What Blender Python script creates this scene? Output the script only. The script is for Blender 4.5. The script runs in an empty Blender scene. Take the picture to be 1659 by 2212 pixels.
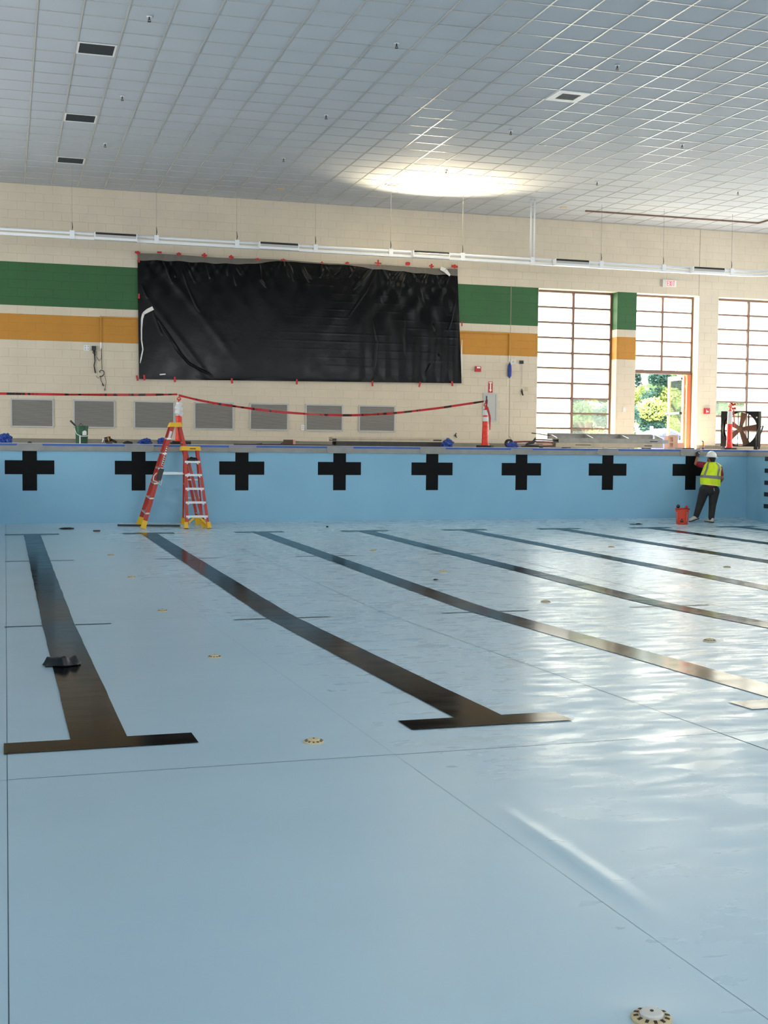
import bpy, bmesh, math, random
from mathutils import Vector, Matrix, noise
random.seed(7)
sc = bpy.context.scene
col = sc.collection

# ------------------------------------------------------------------ camera
FW, FH, FPX = 1659.0, 2212.0, 2692.14
EYE = Vector((0, 0, 1.6385))
YAW, PITCH, ROLL = math.radians(16.914), math.radians(3.064), math.radians(0.561)
Fv = Vector((math.sin(YAW)*math.cos(PITCH), math.cos(YAW)*math.cos(PITCH), -math.sin(PITCH)))
r0 = Vector((math.cos(YAW), -math.sin(YAW), 0)); u0 = r0.cross(Fv)
Rv = r0*math.cos(ROLL) + u0*math.sin(ROLL); Uv = -r0*math.sin(ROLL) + u0*math.cos(ROLL)
cd = bpy.data.cameras.new('camera'); cam = bpy.data.objects.new('camera', cd); col.objects.link(cam)
cd.sensor_fit = 'VERTICAL'; cd.sensor_height = 36.0; cd.lens = 36.0*FPX/FH; cd.clip_end = 500
M = Matrix((Rv, Uv, -Fv)).transposed().to_4x4(); M.translation = EYE; cam.matrix_world = M
sc.camera = cam

def ray(x, y): return Rv*((x-FW/2)/FPX) - Uv*((y-FH/2)/FPX) + Fv
def atY(x, y, Y): d = ray(x, y); return EYE + d*(Y/d.y)
def atX(x, y, X): d = ray(x, y); return EYE + d*(X/d.x)
def atZ(x, y, Z): d = ray(x, y); return EYE + d*((Z-EYE.z)/d.z)
def project(P):
    v = Vector(P)-EYE; z = v.dot(Fv); return FW/2+FPX*v.dot(Rv)/z, FH/2-FPX*v.dot(Uv)/z, z

# ------------------------------------------------------------------ world, sun, fill lamps at the added windows
def lin(c): return tuple(((v/255)/12.92 if v/255 <= .04045 else ((v/255+.055)/1.055)**2.4) for v in c)
w = bpy.data.worlds.new('sky'); sc.world = w; w.use_nodes = True
bg = w.node_tree.nodes['Background']; bg.inputs[0].default_value = (.86, .94, 1.0, 1); bg.inputs[1].default_value = 7.5
sd = bpy.data.lights.new('sun', 'SUN'); sd.energy = 24.0; sd.angle = math.radians(.6); sd.color = (1, .83, .64)
sun = bpy.data.objects.new('sun', sd); col.objects.link(sun)
sun.rotation_euler = Vector((.36, -.62, -.92)).to_track_quat('-Z', 'Y').to_euler(); sun.location = (0, 40, 30)
XL, XR, YN, YW, YP = -6.0, 22.6, -7.0, 30.73, 25.966      # room: left, right, near, back wall; pool end wall
DECK, CEIL = 1.615, 7.667
PXL, PXR, PYN = -1.07, 16.94, -1.6                          # pool basin
def fill_light(name, loc, sx, sy, direction, power, color):  # area lamp added inside an unseen window to fill the hall
    a = bpy.data.lights.new(name, 'AREA'); a.shape = 'RECTANGLE'; a.size = sx; a.size_y = sy; a.energy = power; a.color = color
    o = bpy.data.objects.new(name, a); col.objects.link(o); o.location = loc
    o.rotation_euler = Vector(direction).to_track_quat('-Z', 'Y').to_euler(); return o
RWIN_ADDED = [(-4.5, 1.5), (5.0, 11.0), (14.5, 20.5), (24.0, 29.0)]      # windows added along the unseen right wall to light the hall (Y spans)
NWIN_ADDED = [(-3.0, 3.0), (6.0, 12.0), (15.0, 21.0)]                     # unseen windows added behind the viewer for brightness (X spans)
for k, (a, b) in enumerate(RWIN_ADDED):
    fill_light('fill_right', (XR-.03, (a+b)/2, 3.79), 4.0, b-a-.1, (-1, 0, 0), (2.5, 4.5, 7.0, 7.5)[k]*(b-a)*4, (.89, .955, 1.0))  # added fill lamps, brighten the hall from the right
LWIN_ADDED = [(2.0, 8.0), (12.0, 18.0), (21.5, 27.5)]                    # windows made up in the left wall to even the light (Y spans)
for k, (a, b) in enumerate(LWIN_ADDED):
    fill_light('fill_left', (XL+.03, (a+b)/2, 3.79), 4.0, b-a-.1, (1, 0, 0), (4.5, 6.5, 7.0)[k]*(b-a)*4, (.89, .955, 1.0))  # added fill from the left, balances the right side
for k, (a, b) in enumerate(NWIN_ADDED):
    fill_light('fill_near', ((a+b)/2, YN+.03, 3.79), b-a-.1, 4.0, (0, 1, 0), (11.0, 11.0, 8.0)[k]*(b-a)*4, (.89, .955, 1.0))  # fill lamps added behind the viewer, light floor and back wall
sc.view_settings.view_transform = 'Standard'; sc.view_settings.look = 'None'
sc.view_settings.gamma = 1.0; sc.view_settings.use_curve_mapping = False
sc.view_settings.exposure = 1.02

# ------------------------------------------------------------------ materials
def mat(name, rgb, rough=.6, metal=0., var=0., vscale=3., bump=0., bscale=40., spec=.5, stretch=(1, 1, 1), rvar=0., emit=0., trans=0.):
    m = bpy.data.materials.new(name); m.use_nodes = True
    nt = m.node_tree; N = nt.nodes; Lk = nt.links; p = N['Principled BSDF']
    c = lin(rgb); p.inputs['Base Color'].default_value = (*c, 1); p.inputs['Roughness'].default_value = rough
    p.inputs['Metallic'].default_value = metal; p.inputs['Specular IOR Level'].default_value = spec
    if trans: p.inputs['Transmission Weight'].default_value = trans
    if emit: p.inputs['Emission Color'].default_value = (*c, 1); p.inputs['Emission Strength'].default_value = emit
    if var or bump or rvar:
        g = N.new('ShaderNodeNewGeometry'); mp = N.new('ShaderNodeMapping'); mp.inputs['Scale'].default_value = stretch
        Lk.new(g.outputs['Position'], mp.inputs['Vector'])
        n = N.new('ShaderNodeTexNoise'); n.inputs['Scale'].default_value = vscale; n.inputs['Detail'].default_value = 5
        Lk.new(mp.outputs[0], n.inputs['Vector'])
        if var:
            r = N.new('ShaderNodeMapRange'); r.inputs[1].default_value = .3; r.inputs[2].default_value = .7
            r.inputs[3].default_value = 1-var; r.inputs[4].default_value = 1+var; Lk.new(n.outputs[0], r.inputs[0])
            x = N.new('ShaderNodeVectorMath'); x.operation = 'SCALE'; x.inputs[0].default_value = c
            Lk.new(r.outputs[0], x.inputs['Scale']); Lk.new(x.outputs[0], p.inputs['Base Color'])
        if rvar:
            r = N.new('ShaderNodeMapRange'); r.inputs[1].default_value = .3; r.inputs[2].default_value = .7
            r.inputs[3].default_value = max(.02, rough-rvar); r.inputs[4].default_value = rough+rvar
            Lk.new(n.outputs[0], r.inputs[0]); Lk.new(r.outputs[0], p.inputs['Roughness'])
        if bump:
            n2 = N.new('ShaderNodeTexNoise'); n2.inputs['Scale'].default_value = bscale; n2.inputs['Detail'].default_value = 3
            Lk.new(mp.outputs[0], n2.inputs['Vector'])
            b = N.new('ShaderNodeBump'); b.inputs['Strength'].default_value = bump; b.inputs['Distance'].default_value = .01
            Lk.new(n2.outputs[0], b.inputs['Height']); Lk.new(b.outputs[0], p.inputs['Normal'])
    return m

def liner_material(name, rgb, rgb2, scuff):
    """pale blue vinyl: cloudy tint, matt and glossy streaks, whitish trowel scuffs"""
    m = bpy.data.materials.new(name); m.use_nodes = True
    nt = m.node_tree; N = nt.nodes; Lk = nt.links; p = N['Principled BSDF']
    g = N.new('ShaderNodeNewGeometry')
    def noise_tex(scale, sx, sy, detail, dist=0.):
        mp = N.new('ShaderNodeMapping'); mp.inputs['Scale'].default_value = (sx, sy, 1); Lk.new(g.outputs['Position'], mp.inputs['Vector'])
        n = N.new('ShaderNodeTexNoise'); n.inputs['Scale'].default_value = scale; n.inputs['Detail'].default_value = detail
        n.inputs['Distortion'].default_value = dist; Lk.new(mp.outputs[0], n.inputs['Vector']); return n.outputs[0]
    def ramp(src, a, b, lo, hi):
        r = N.new('ShaderNodeMapRange'); r.inputs[1].default_value = a; r.inputs[2].default_value = b
        r.inputs[3].default_value = lo; r.inputs[4].default_value = hi; Lk.new(src, r.inputs[0]); return r.outputs[0]
    n1 = noise_tex(.9, 1, 1, 5); n2 = noise_tex(3.0, .8, 1.3, 8, .5); n3 = noise_tex(.35, 1, 1, 2)
    mx = N.new('ShaderNodeMix'); mx.data_type = 'RGBA'; mx.inputs[6].default_value = (*lin(rgb), 1); mx.inputs[7].default_value = (*lin(rgb2), 1)
    Lk.new(ramp(n1, .3, .7, 0, 1), mx.inputs[0])
    if scuff:
        sm = N.new('ShaderNodeMath'); sm.operation = 'MULTIPLY'
        Lk.new(ramp(n2, .46, .74, 0, 1), sm.inputs[0])
        # the dusty half of the basin lies to the right of the second lane
        sx = N.new('ShaderNodeSeparateXYZ'); Lk.new(g.outputs['Position'], sx.inputs[0])
        ad = N.new('ShaderNodeMath'); ad.operation = 'ADD'; Lk.new(sx.outputs['X'], ad.inputs[0])
        Lk.new(ramp(n3, .3, .7, -.4, .4), ad.inputs[1])
        dust = ramp(ad.outputs[0], 1.7, 2.6, .0, 1.)
        mk = N.new('ShaderNodeMath'); mk.operation = 'MULTIPLY_ADD'; Lk.new(dust, mk.inputs[0]); mk.inputs[1].default_value = .18; mk.inputs[2].default_value = .04
        Lk.new(mk.outputs[0], sm.inputs[1])
        m2 = N.new('ShaderNodeMix'); m2.data_type = 'RGBA'; m2.inputs[7].default_value = (*lin((205, 208, 206)), 1)
        Lk.new(sm.outputs[0], m2.inputs[0]); Lk.new(mx.outputs[2], m2.inputs[6]); Lk.new(m2.outputs[2], p.inputs['Base Color'])
    else:
        Lk.new(mx.outputs[2], p.inputs['Base Color'])
    if scuff:
        n5 = noise_tex(4.5, .7, 1.6, 8, .3)
        rm = N.new('ShaderNodeMath'); rm.operation = 'MULTIPLY_ADD'; Lk.new(ramp(n5, .35, .65, -.09, .12), rm.inputs[0])
        dk = N.new('ShaderNodeMath'); dk.operation = 'MULTIPLY_ADD'; Lk.new(dust, dk.inputs[0]); dk.inputs[1].default_value = .85; dk.inputs[2].default_value = .15
        Lk.new(dk.outputs[0], rm.inputs[1]); rm.inputs[2].default_value = .30; Lk.new(rm.outputs[0], p.inputs['Roughness'])
    else: Lk.new(ramp(n2, .3, .7, .42, .6), p.inputs['Roughness'])
    p.inputs['Specular IOR Level'].default_value = .24 if scuff else .4
    n4 = noise_tex(9, 1, 1, 4)
    b = N.new('ShaderNodeBump'); b.inputs['Strength'].default_value = .05; b.inputs['Distance'].default_value = .01
    Lk.new(n4, b.inputs['Height']); Lk.new(b.outputs[0], p.inputs['Normal'])
    return m

def pane_material(name, clear, tint=.93):
    m = bpy.data.materials.new(name); m.use_nodes = True
    nt = m.node_tree; N = nt.nodes; Lk = nt.links; N.remove(N['Principled BSDF']); out = N['Material Output']
    t = N.new('ShaderNodeBsdfTranslucent'); t.inputs[0].default_value = (tint, tint, tint*.97, 1)
    gl = N.new('ShaderNodeBsdfGlossy'); gl.inputs['Roughness'].default_value = .08
    tr = N.new('ShaderNodeBsdfTransparent'); tr.inputs[0].default_value = (.92, .95, .93, 1)
    m1 = N.new('ShaderNodeMixShader'); m1.inputs[0].default_value = clear; Lk.new(t.outputs[0], m1.inputs[1]); Lk.new(tr.outputs[0], m1.inputs[2])
    m2 = N.new('ShaderNodeMixShader'); m2.inputs[0].default_value = .05*(1-clear)+.004; Lk.new(m1.outputs[0], m2.inputs[1]); Lk.new(gl.outputs[0], m2.inputs[2])
    Lk.new(m2.outputs[0], out.inputs[0]); return m

def leaf_material(name, rgb):
    m = bpy.data.materials.new(name); m.use_nodes = True
    nt = m.node_tree; N = nt.nodes; Lk = nt.links; N.remove(N['Principled BSDF']); out = N['Material Output']
    d = N.new('ShaderNodeBsdfDiffuse'); d.inputs[0].default_value = (*lin(rgb), 1)
    t = N.new('ShaderNodeBsdfTranslucent'); t.inputs[0].default_value = (*lin(tuple(min(255, v*1.1) for v in rgb)), 1)
    x = N.new('ShaderNodeMixShader'); x.inputs[0].default_value = .45; Lk.new(d.outputs[0], x.inputs[1]); Lk.new(t.outputs[0], x.inputs[2])
    Lk.new(x.outputs[0], out.inputs[0]); return m

MT = dict(
    liner=liner_material('pool_liner', (184, 210, 224), (177, 204, 219), True),
    liner_wall=liner_material('pool_wall_liner', (138, 186, 210), (131, 179, 204), False),
    lane=mat('black_lane_vinyl', (12, 12, 12), .14, spec=.025, rvar=.04, vscale=2.5, var=.25, bump=.03, bscale=5, stretch=(1, 2.2, 1)),
    target=mat('black_target_vinyl', (9, 10, 11), .6, spec=.15),
    mark=mat('dark_mark_vinyl', (62, 70, 76), .5),
    block=mat('cream_block_paint', (202, 191, 172), .62, var=.04, vscale=2, bump=.25, bscale=90),
    green=mat('green_block_paint', (36, 88, 42), .55, var=.05, vscale=2, bump=.25, bscale=90),
    gold=mat('gold_block_paint', (180, 124, 32), .55, var=.05, vscale=2, bump=.25, bscale=90),
    mortar=mat('cream_mortar', (188, 177, 158), .8),
    joint=mat('joint_sealant', (158, 147, 130), .8),
    tile=mat('ceiling_tile', (178, 185, 193), .8, bump=.15, bscale=120, var=.03, vscale=.8),
    tee=mat('ceiling_tee', (184, 184, 182), .25),
    white=mat('white_paint', (226, 228, 230), .45),
    offwhite=mat('off_white_plastic', (205, 203, 196), .5),
    void=mat('dark_void', (38, 40, 42), .9),
    grille=mat('grey_grille', (176, 174, 170), .5, metal=.1),
    louver_frame=mat('louver_frame', (176, 176, 174), .5, metal=.2),
    louver_back=mat('louver_back', (104, 102, 98), .7),
    seam=mat('liner_seam', (136, 156, 168), .6),
    bronze=mat('bronze_frame', (112, 84, 70), .45),
    orange=mat('orange_primer_stile', (196, 104, 72), .6),
    doorframe=mat('tan_door_paint', (176, 132, 104), .5),
    deck=mat('deck_concrete', (214, 202, 188), .6, var=.06, vscale=4, bump=.1),
    gutter=mat('gutter_concrete', (150, 148, 142), .75, var=.10, vscale=5, bump=.3, bscale=60),
    bluetape=mat('blue_edge', (52, 92, 172), .5, var=.12, vscale=3),
    base=mat('grey_base', (122, 118, 106), .7, var=.12, vscale=3),
    poly=mat('black_poly_sheet', (6, 6, 7), .22, spec=.14, bump=.08, bscale=12, rvar=.05, vscale=3),
    polysheen=mat('poly_fold_sheen', (98, 92, 84), .35, bump=.3, bscale=9),  # folded edge of the black sheet, glossy reflection painted as grey
    redtape=mat('red_tape', (178, 30, 30), .5),
    whitestrip=mat('white_strip', (214, 214, 212), .5),
    conered=mat('orange_red_plastic', (226, 52, 34), .42),
    conewhite=mat('white_sheeting', (214, 214, 212), .4),
    rubber=mat('black_rubber', (28, 26, 25), .7),
    ladder=mat('red_fibreglass', (186, 48, 26), .45, var=.06, vscale=6),
    yellow=mat('yellow_plastic', (232, 180, 20), .5),
    alu=mat('aluminium', (196, 196, 194), .35, metal=.6),
    steel=mat('galvanised_steel', (150, 146, 138), .45, metal=.4, var=.15, vscale=6),
    beige=mat('beige_metal', (190, 176, 152), .55, var=.12, vscale=5),
    darkmetal=mat('dark_metal', (46, 42, 38), .5, var=.3, vscale=5),
    ventblade=mat('dark_vent_blade', (66, 69, 72), .6),
    fanblack=mat('fan_black', (16, 15, 15), .6, spec=.2),
    black=mat('black_plastic', (20, 20, 21), .45),
    bluebag=mat('blue_plastic_bag', (26, 62, 142), .35, var=.35, vscale=18),
    greenbucket=mat('green_bucket', (20, 74, 44), .4),
    redbucket=mat('orange_bucket', (214, 66, 36), .45),
    brown=mat('brown_carton', (86, 60, 46), .8),
    pink=mat('pale_pink_board', (206, 150, 130), .7),
    hivis=mat('hi_vis_yellow', (214, 236, 22), .7, var=.08, vscale=12),
    hivisedge=mat('hi_vis_piping', (226, 236, 130), .7),
    reflect=mat('grey_reflective_tape', (128, 126, 122), .4),
    shirt=mat('dark_red_shirt', (140, 20, 40), .8, var=.12, vscale=14),
    pants=mat('charcoal_trousers', (42, 39, 38), .85, var=.2, vscale=9),
    skin=mat('brown_skin', (142, 92, 72), .55),
    hair=mat('dark_hair', (28, 20, 18), .7),
    hat=mat('white_hard_hat', (228, 226, 222), .3),
    shoe=mat('white_shoe', (206, 196, 184), .6),
    sole=mat('dark_sole', (52, 44, 42), .7),
    glove=mat('dark_glove', (44, 46, 50), .7),
    red=mat('red_device', (176, 24, 28), .4),
    redglow=mat('exit_letters', (236, 40, 60), .4, emit=1.2),
    beigefit=mat('beige_fitting', (196, 180, 142), .5),
    grate=mat('dark_slot', (60, 48, 34), .8),
    bark=mat('bark', (90, 74, 58), .9),
    ground=mat('outdoor_ground', (176, 170, 150), .9, var=.1, vscale=.8),
    paneWhite=pane_material('frosted_pane', .0, .38), paneBright=pane_material('bright_frosted_pane', .04, .98), paneDim=pane_material('dull_frosted_pane', .0, .42), paneHazy=pane_material('hazy_pane', .70, .5), paneClear=pane_material('clear_pane', .96, .5),
    glassSkin=pane_material('clear_glass_skin', .985, .4),
    leafA=leaf_material('leaf_yellow_green', (150, 162, 100)), leafB=leaf_material('leaf_mid_green', (92, 122, 86)), leafC=leaf_material('leaf_deep_green', (58, 84, 78)),
    toiletblue=mat('blue_cabin', (40, 48, 140), .5), toiletroof=mat('white_roof', (240, 240, 240), .5),
    cord=mat('black_cord', (22, 22, 24), .5), paper=mat('white_label', (226, 226, 222), .6), cmu=mat('grey_block', (196, 158, 140), .9),
    bluecord=mat('blue_cover', (24, 56, 140), .5), amber=mat('amber_liquid', (196, 130, 20), .3), rope=mat('white_rope', (200, 198, 190), .8),
)

# ------------------------------------------------------------------ mesh helpers
class MB:
    def __init__(s): s.v = []; s.f = []; s.m = []
    def add(s, vs, fs, mi=0):
        o = len(s.v); s.v += [Vector(v) for v in vs]; s.f += [tuple(i+o for i in f) for f in fs]; s.m += [mi]*len(fs)
    def box(s, a, b, mi=0):
        x0, y0, z0 = a; x1, y1, z1 = b
        s.add([(x0,y0,z0),(x1,y0,z0),(x1,y1,z0),(x0,y1,z0),(x0,y0,z1),(x1,y0,z1),(x1,y1,z1),(x0,y1,z1)],
              [(0,3,2,1),(4,5,6,7),(0,1,5,4),(1,2,6,5),(2,3,7,6),(3,0,4,7)], mi)
    def beam(s, p, q, wd, ht, side=(0, 1, 0), mi=0, w2=None, h2=None):
        """box beam from p to q; wd along 'side', ht along the third axis"""
        p = Vector(p); q = Vector(q); d = (q-p).normalized(); sd = Vector(side); sd = (sd - d*sd.dot(d)).normalized(); up = d.cross(sd)
        vs = []
        for c, a, b in ((p, wd, ht), (q, w2 or wd, h2 or ht)):
            for i, j in ((-1,-1),(1,-1),(1,1),(-1,1)): vs.append(c + sd*(i*a/2) + up*(j*b/2))
        s.add(vs, [(0,1,2,3),(7,6,5,4),(0,4,5,1),(1,5,6,2),(2,6,7,3),(3,7,4,0)], mi)
    def tube(s, pts, r, n=8, mi=0, cap=True, closed=False):
        pts = [Vector(p) for p in pts]; k = len(pts); rs = r if isinstance(r, (list, tuple)) else [r]*k
        d0 = (pts[1]-pts[0]).normalized(); ref = Vector((0, 0, 1)) if abs(d0.z) < .9 else Vector((1, 0, 0))
        a = d0.cross(ref).normalized(); rings = []
        for i in range(k):
            d = ((pts[(i+1) % k]-pts[i-1]) if closed else (pts[min(i+1, k-1)]-pts[max(i-1, 0)])).normalized()
            a = (a - d*a.dot(d)).normalized(); b = d.cross(a)
            rings.append([pts[i] + (a*math.cos(2*math.pi*j/n) + b*math.sin(2*math.pi*j/n))*rs[i] for j in range(n)])
        vs = [v for rg in rings for v in rg]; fs = []
        for i in range(k if closed else k-1):
            for j in range(n):
                fs.append((i*n+j, i*n+(j+1) % n, ((i+1) % k)*n+(j+1) % n, ((i+1) % k)*n+j))
        if cap and not closed: fs.append(tuple(range(n))[::-1]); fs.append(tuple((k-1)*n+j for j in range(n)))
        s.add(vs, fs, mi)
    def lathe(s, c, prof, n=24, mi=0, axis='Z'):
        """prof: (r, h) pairs about axis through c"""
        c = Vector(c); vs = []; fs = []
        for r, h in prof:
            for j in range(n):
                t = 2*math.pi*j/n; x, y = r*math.cos(t), r*math.sin(t)
                vs.append(c + (Vector((x, y, h)) if axis == 'Z' else Vector((x, h, y)) if axis == 'Y' else Vector((h, x, y))))
        for i in range(len(prof)-1):
            for j in range(n): fs.append((i*n+j, i*n+(j+1) % n, (i+1)*n+(j+1) % n, (i+1)*n+j))
        fs.append(tuple(range(n))[::-1]); fs.append(tuple((len(prof)-1)*n+j for j in range(n)))
        s.add(vs, fs, mi)
    def prism(s, poly, off, mi=0):
        """poly: list of 3D points (planar), extruded by vector off"""
        k = len(poly); off = Vector(off); vs = [Vector(p) for p in poly] + [Vector(p)+off for p in poly]
        s.add(vs, [tuple(range(k)), tuple(range(2*k-1, k-1, -1))] + [(i, i+k, (i+1) % k+k, (i+1) % k) for i in range(k)], mi)
    def ball(s, c, r, n=12, mi=0):
        r = Vector(r) if not isinstance(r, (int, float)) else Vector((r, r, r)); c = Vector(c); m = n//2; vs = []; fs = []
        for i in range(m+1):
            t = math.pi*i/m
            for j in range(n):
                u = 2*math.pi*j/n; vs.append(c + Vector((r.x*math.sin(t)*math.cos(u), r.y*math.sin(t)*math.sin(u), r.z*math.cos(t))))
        for i in range(m):
            for j in range(n): fs.append((i*n+j, (i+1)*n+j, (i+1)*n+(j+1) % n, i*n+(j+1) % n))
        s.add(vs, fs, mi)
    def grid(s, fn, nu, nv, mi=0):
        s.add([fn(i/nu, j/nv) for j in range(nv+1) for i in range(nu+1)],
              [(j*(nu+1)+i, j*(nu+1)+i+1, (j+1)*(nu+1)+i+1, (j+1)*(nu+1)+i) for j in range(nv) for i in range(nu)], mi)
    def build(s, name, m, parent=None, smooth=False, base=None, recalc=True):
        o0 = Vector((0, 0, 0))
        if parent is not None:
            p = parent
            while p is not None: o0 += p.location; p = p.parent
            loc = Vector((0, 0, 0)); off = o0
        else:
            if base is None:
                xs = [v.x for v in s.v]; ys = [v.y for v in s.v]; base = Vector(((min(xs)+max(xs))/2, (min(ys)+max(ys))/2, min(v.z for v in s.v)))
            loc = Vector(base); off = loc
        me = bpy.data.meshes.new(name); me.from_pydata([v-off for v in s.v], [], s.f)
        for mm in (m if isinstance(m, (list, tuple)) else [m]): me.materials.append(MT[mm] if isinstance(mm, str) else mm)
        me.polygons.foreach_set('material_index', s.m)
        if recalc:
            bm = bmesh.new(); bm.from_mesh(me); bmesh.ops.recalc_face_normals(bm, faces=bm.faces); bm.to_mesh(me); bm.free()
        if smooth: me.polygons.foreach_set('use_smooth', [True]*len(me.polygons))
        me.update()
        o = bpy.data.objects.new(name, me); col.objects.link(o); o.location = loc
        if parent is not None: o.parent = parent
        return o

def tag(o, label=None, cat=None, group=None, kind=None):
    if label: o['label'] = label
    if cat: o['category'] = cat
    if group: o['group'] = group
    if kind: o['kind'] = kind
    return o
def thing(name, loc, label, cat, group=None):
    o = bpy.data.objects.new(name, None); o.empty_display_size = .1; col.objects.link(o); o.location = loc
    return tag(o, label, cat, group)
def one(name, loc_fn, m, label, cat, group=None, smooth=False):
    b = MB(); loc_fn(b); return tag(b.build(name, m, smooth=smooth), label, cat, group)
def sub(name, m, parent, fn, smooth=False, kind=None):
    b = MB(); fn(b); o = b.build(name, m, parent, smooth)
    if kind: o['kind'] = kind
    return o
def shade_auto(o, ang=40):
    o.data.polygons.foreach_set('use_smooth', [True]*len(o.data.polygons))
    o.data.set_sharp_from_angle(angle=math.radians(ang)); return o

# ------------------------------------------------------------------ pool basin
YF = 12.2
def floorz(Y):
    z = -.08
    if Y < YF+.6:
        t = min(1., (YF+.6-Y)/1.2); z += .028*(YF-Y) if Y < YF-.6 else .028*.6*t*t
    if Y > 24.9: z += .08*((Y-24.9)/1.066)**2
    return z
def ridge(X, Y):                                   # the loose fold beside the second seam
    h = 0.
    if 3.3 < Y < 5.0:
        a = math.sin(math.pi*(Y-3.3)/1.7)**2; h += .014*a*math.exp(-((X-(1.965+.01*(Y-4)))/.035)**2)
    h += .010*math.exp(-(((X-1.555)/.16)**2 + ((Y-2.75)/.13)**2)*1.0)*(1 if Y < 3.5 else 0)
    return h
fl = MB()
ys = [PYN + (YP-PYN)*i/60 for i in range(61)]
fl.add([(x, y, floorz(y)-.004) for y in ys for x in (PXL, PXR)], [(2*i, 2*i+1, 2*i+3, 2*i+2) for i in range(60)])
floor = tag(fl.build('floor', 'seam', base=(0, 0, 0)), 'pale blue vinyl floor of the drained swimming pool', None, None, 'structure')
SW = 1.85
segs = [(PYN, 5.86), (5.86, YF+.02), (YF+.02, YP-.002)]
xs_ = [PXL] + [k*SW for k in range(0, 10)] + [PXR]
for i in range(len(xs_)-1):
    for (ya, yb) in segs:
        b = MB(); xa, xb = xs_[i]+.0018, xs_[i+1]-.002
        nx = 70 if (xs_[i] == SW or abs(xs_[i]) < .01) and ya == PYN else 2
        ny = max(8, int((yb-ya)*(16 if nx > 2 else 4)))
        lift = .0015*(i % 2) + .0006*random.random()
        b.grid(lambda u, v: (xa+(xb-xa)*u, ya+.0025+(yb-ya-.005)*v, floorz(ya+(yb-ya)*v)+lift+ridge(xa+(xb-xa)*u, ya+(yb-ya)*v)*(1 if nx > 2 else 0)), nx, ny)
        b.build('liner_sheet', 'liner', floor, smooth=True)
# lane lines with their end bars
LANE = 2.134; LX = .4677
def strip(b, x0, x1, y0, y1, n, dz=.006):
    b.grid(lambda u, v: (x0+(x1-x0)*u, y0+(y1-y0)*v, floorz(y0+(y1-y0)*v)+dz), 1, n)
for k in range(8):
    X = LX+k*LANE; b = MB()
    wob = [random.uniform(-.006, .006) for _ in range(40)]
    def f(u, v):
        Y = 6.66+(23.82-6.66)*v; i = min(38, int(v*38)); return (X-.146+.292*u+wob[i]*.6, Y, floorz(Y)+.006)
    b.grid(f, 1, 70)
    b.build('lane_line', 'lane', floor, smooth=True)
    for (ya, yb) in ((6.40, 6.66), (23.82, 24.07)):
        sub('lane_end_bar', 'lane', floor, lambda q: strip(q, X-.484, X+.484, ya, yb, 2, .0065), True)
    for yy in (11.93, 18.60):
        for (xa, xb) in ((X-.484, X-.15), (X+.15, X+.48)):
            sub('cross_mark', 'mark', floor, lambda q: strip(q, xa, xb, yy-.022, yy+.022, 1, .006))

# end wall of the basin
b = MB(); b.box((PXL, YP, -.3), (PXR, YP+.3, 1.463))
wpool = tag(b.build('wall_pool_end', 'liner_wall', base=(0, 0, 0)), 'blue vinyl end wall of the drained pool with black crosses', None, None, 'structure')
b = MB(); b.box((PXR, PYN, -.3), (PXR+.3, YP, 1.463)); wpr = tag(b.build('wall_pool_right', 'liner_wall', base=(0, 0, 0)), 'blue vinyl right side wall of the pool', None, None, 'structure')
b = MB(); b.box((PXL-.3, PYN, -.3), (PXL, YP, 1.463)); tag(b.build('wall_pool_left', 'liner_wall', base=(0, 0, 0)), 'blue vinyl left side wall of the pool', None, None, 'structure')
b = MB(); b.box((PXL, PYN-.3, -.3), (PXR, PYN, 1.463)); tag(b.build('wall_pool_near', 'liner_wall', base=(0, 0, 0)), 'blue vinyl near end wall of the pool', None, None, 'structure')
CRX = [(48.1+80.5)/2, 299.3, 522.4, 733.2, 933.1, 1125.9, 1312.1, 1491.3]
for k, px in enumerate(CRX):
    X = atY(px, 1040, YP).x; b = MB(); Y = YP-.005
    a, h = .478, .1405
    poly = [(X-h, Y, .6616), (X+h, Y, .6616), (X+h, Y, .990), (X+a, Y, .990), (X+a, Y, 1.270), (X+h, Y, 1.270), (X+h, Y, 1.463), (X-h, Y, 1.463), (X-h, Y, 1.270), (X-a, Y, 1.270), (X-a, Y, .990), (X-h, Y, .990)]
    b.prism(poly, (0, .006, 0)); b.build('target_cross', 'target', wpool)
# recessed grab steps in the right pool wall
for z in (1.41, 1.135, .855, .585, .31):
    b = MB(); b.box((PXR-.012, 24.78, z-.05), (PXR+.02, 25.22, z+.05)); st = b.build('grab_step', 'black', wpr)

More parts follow.
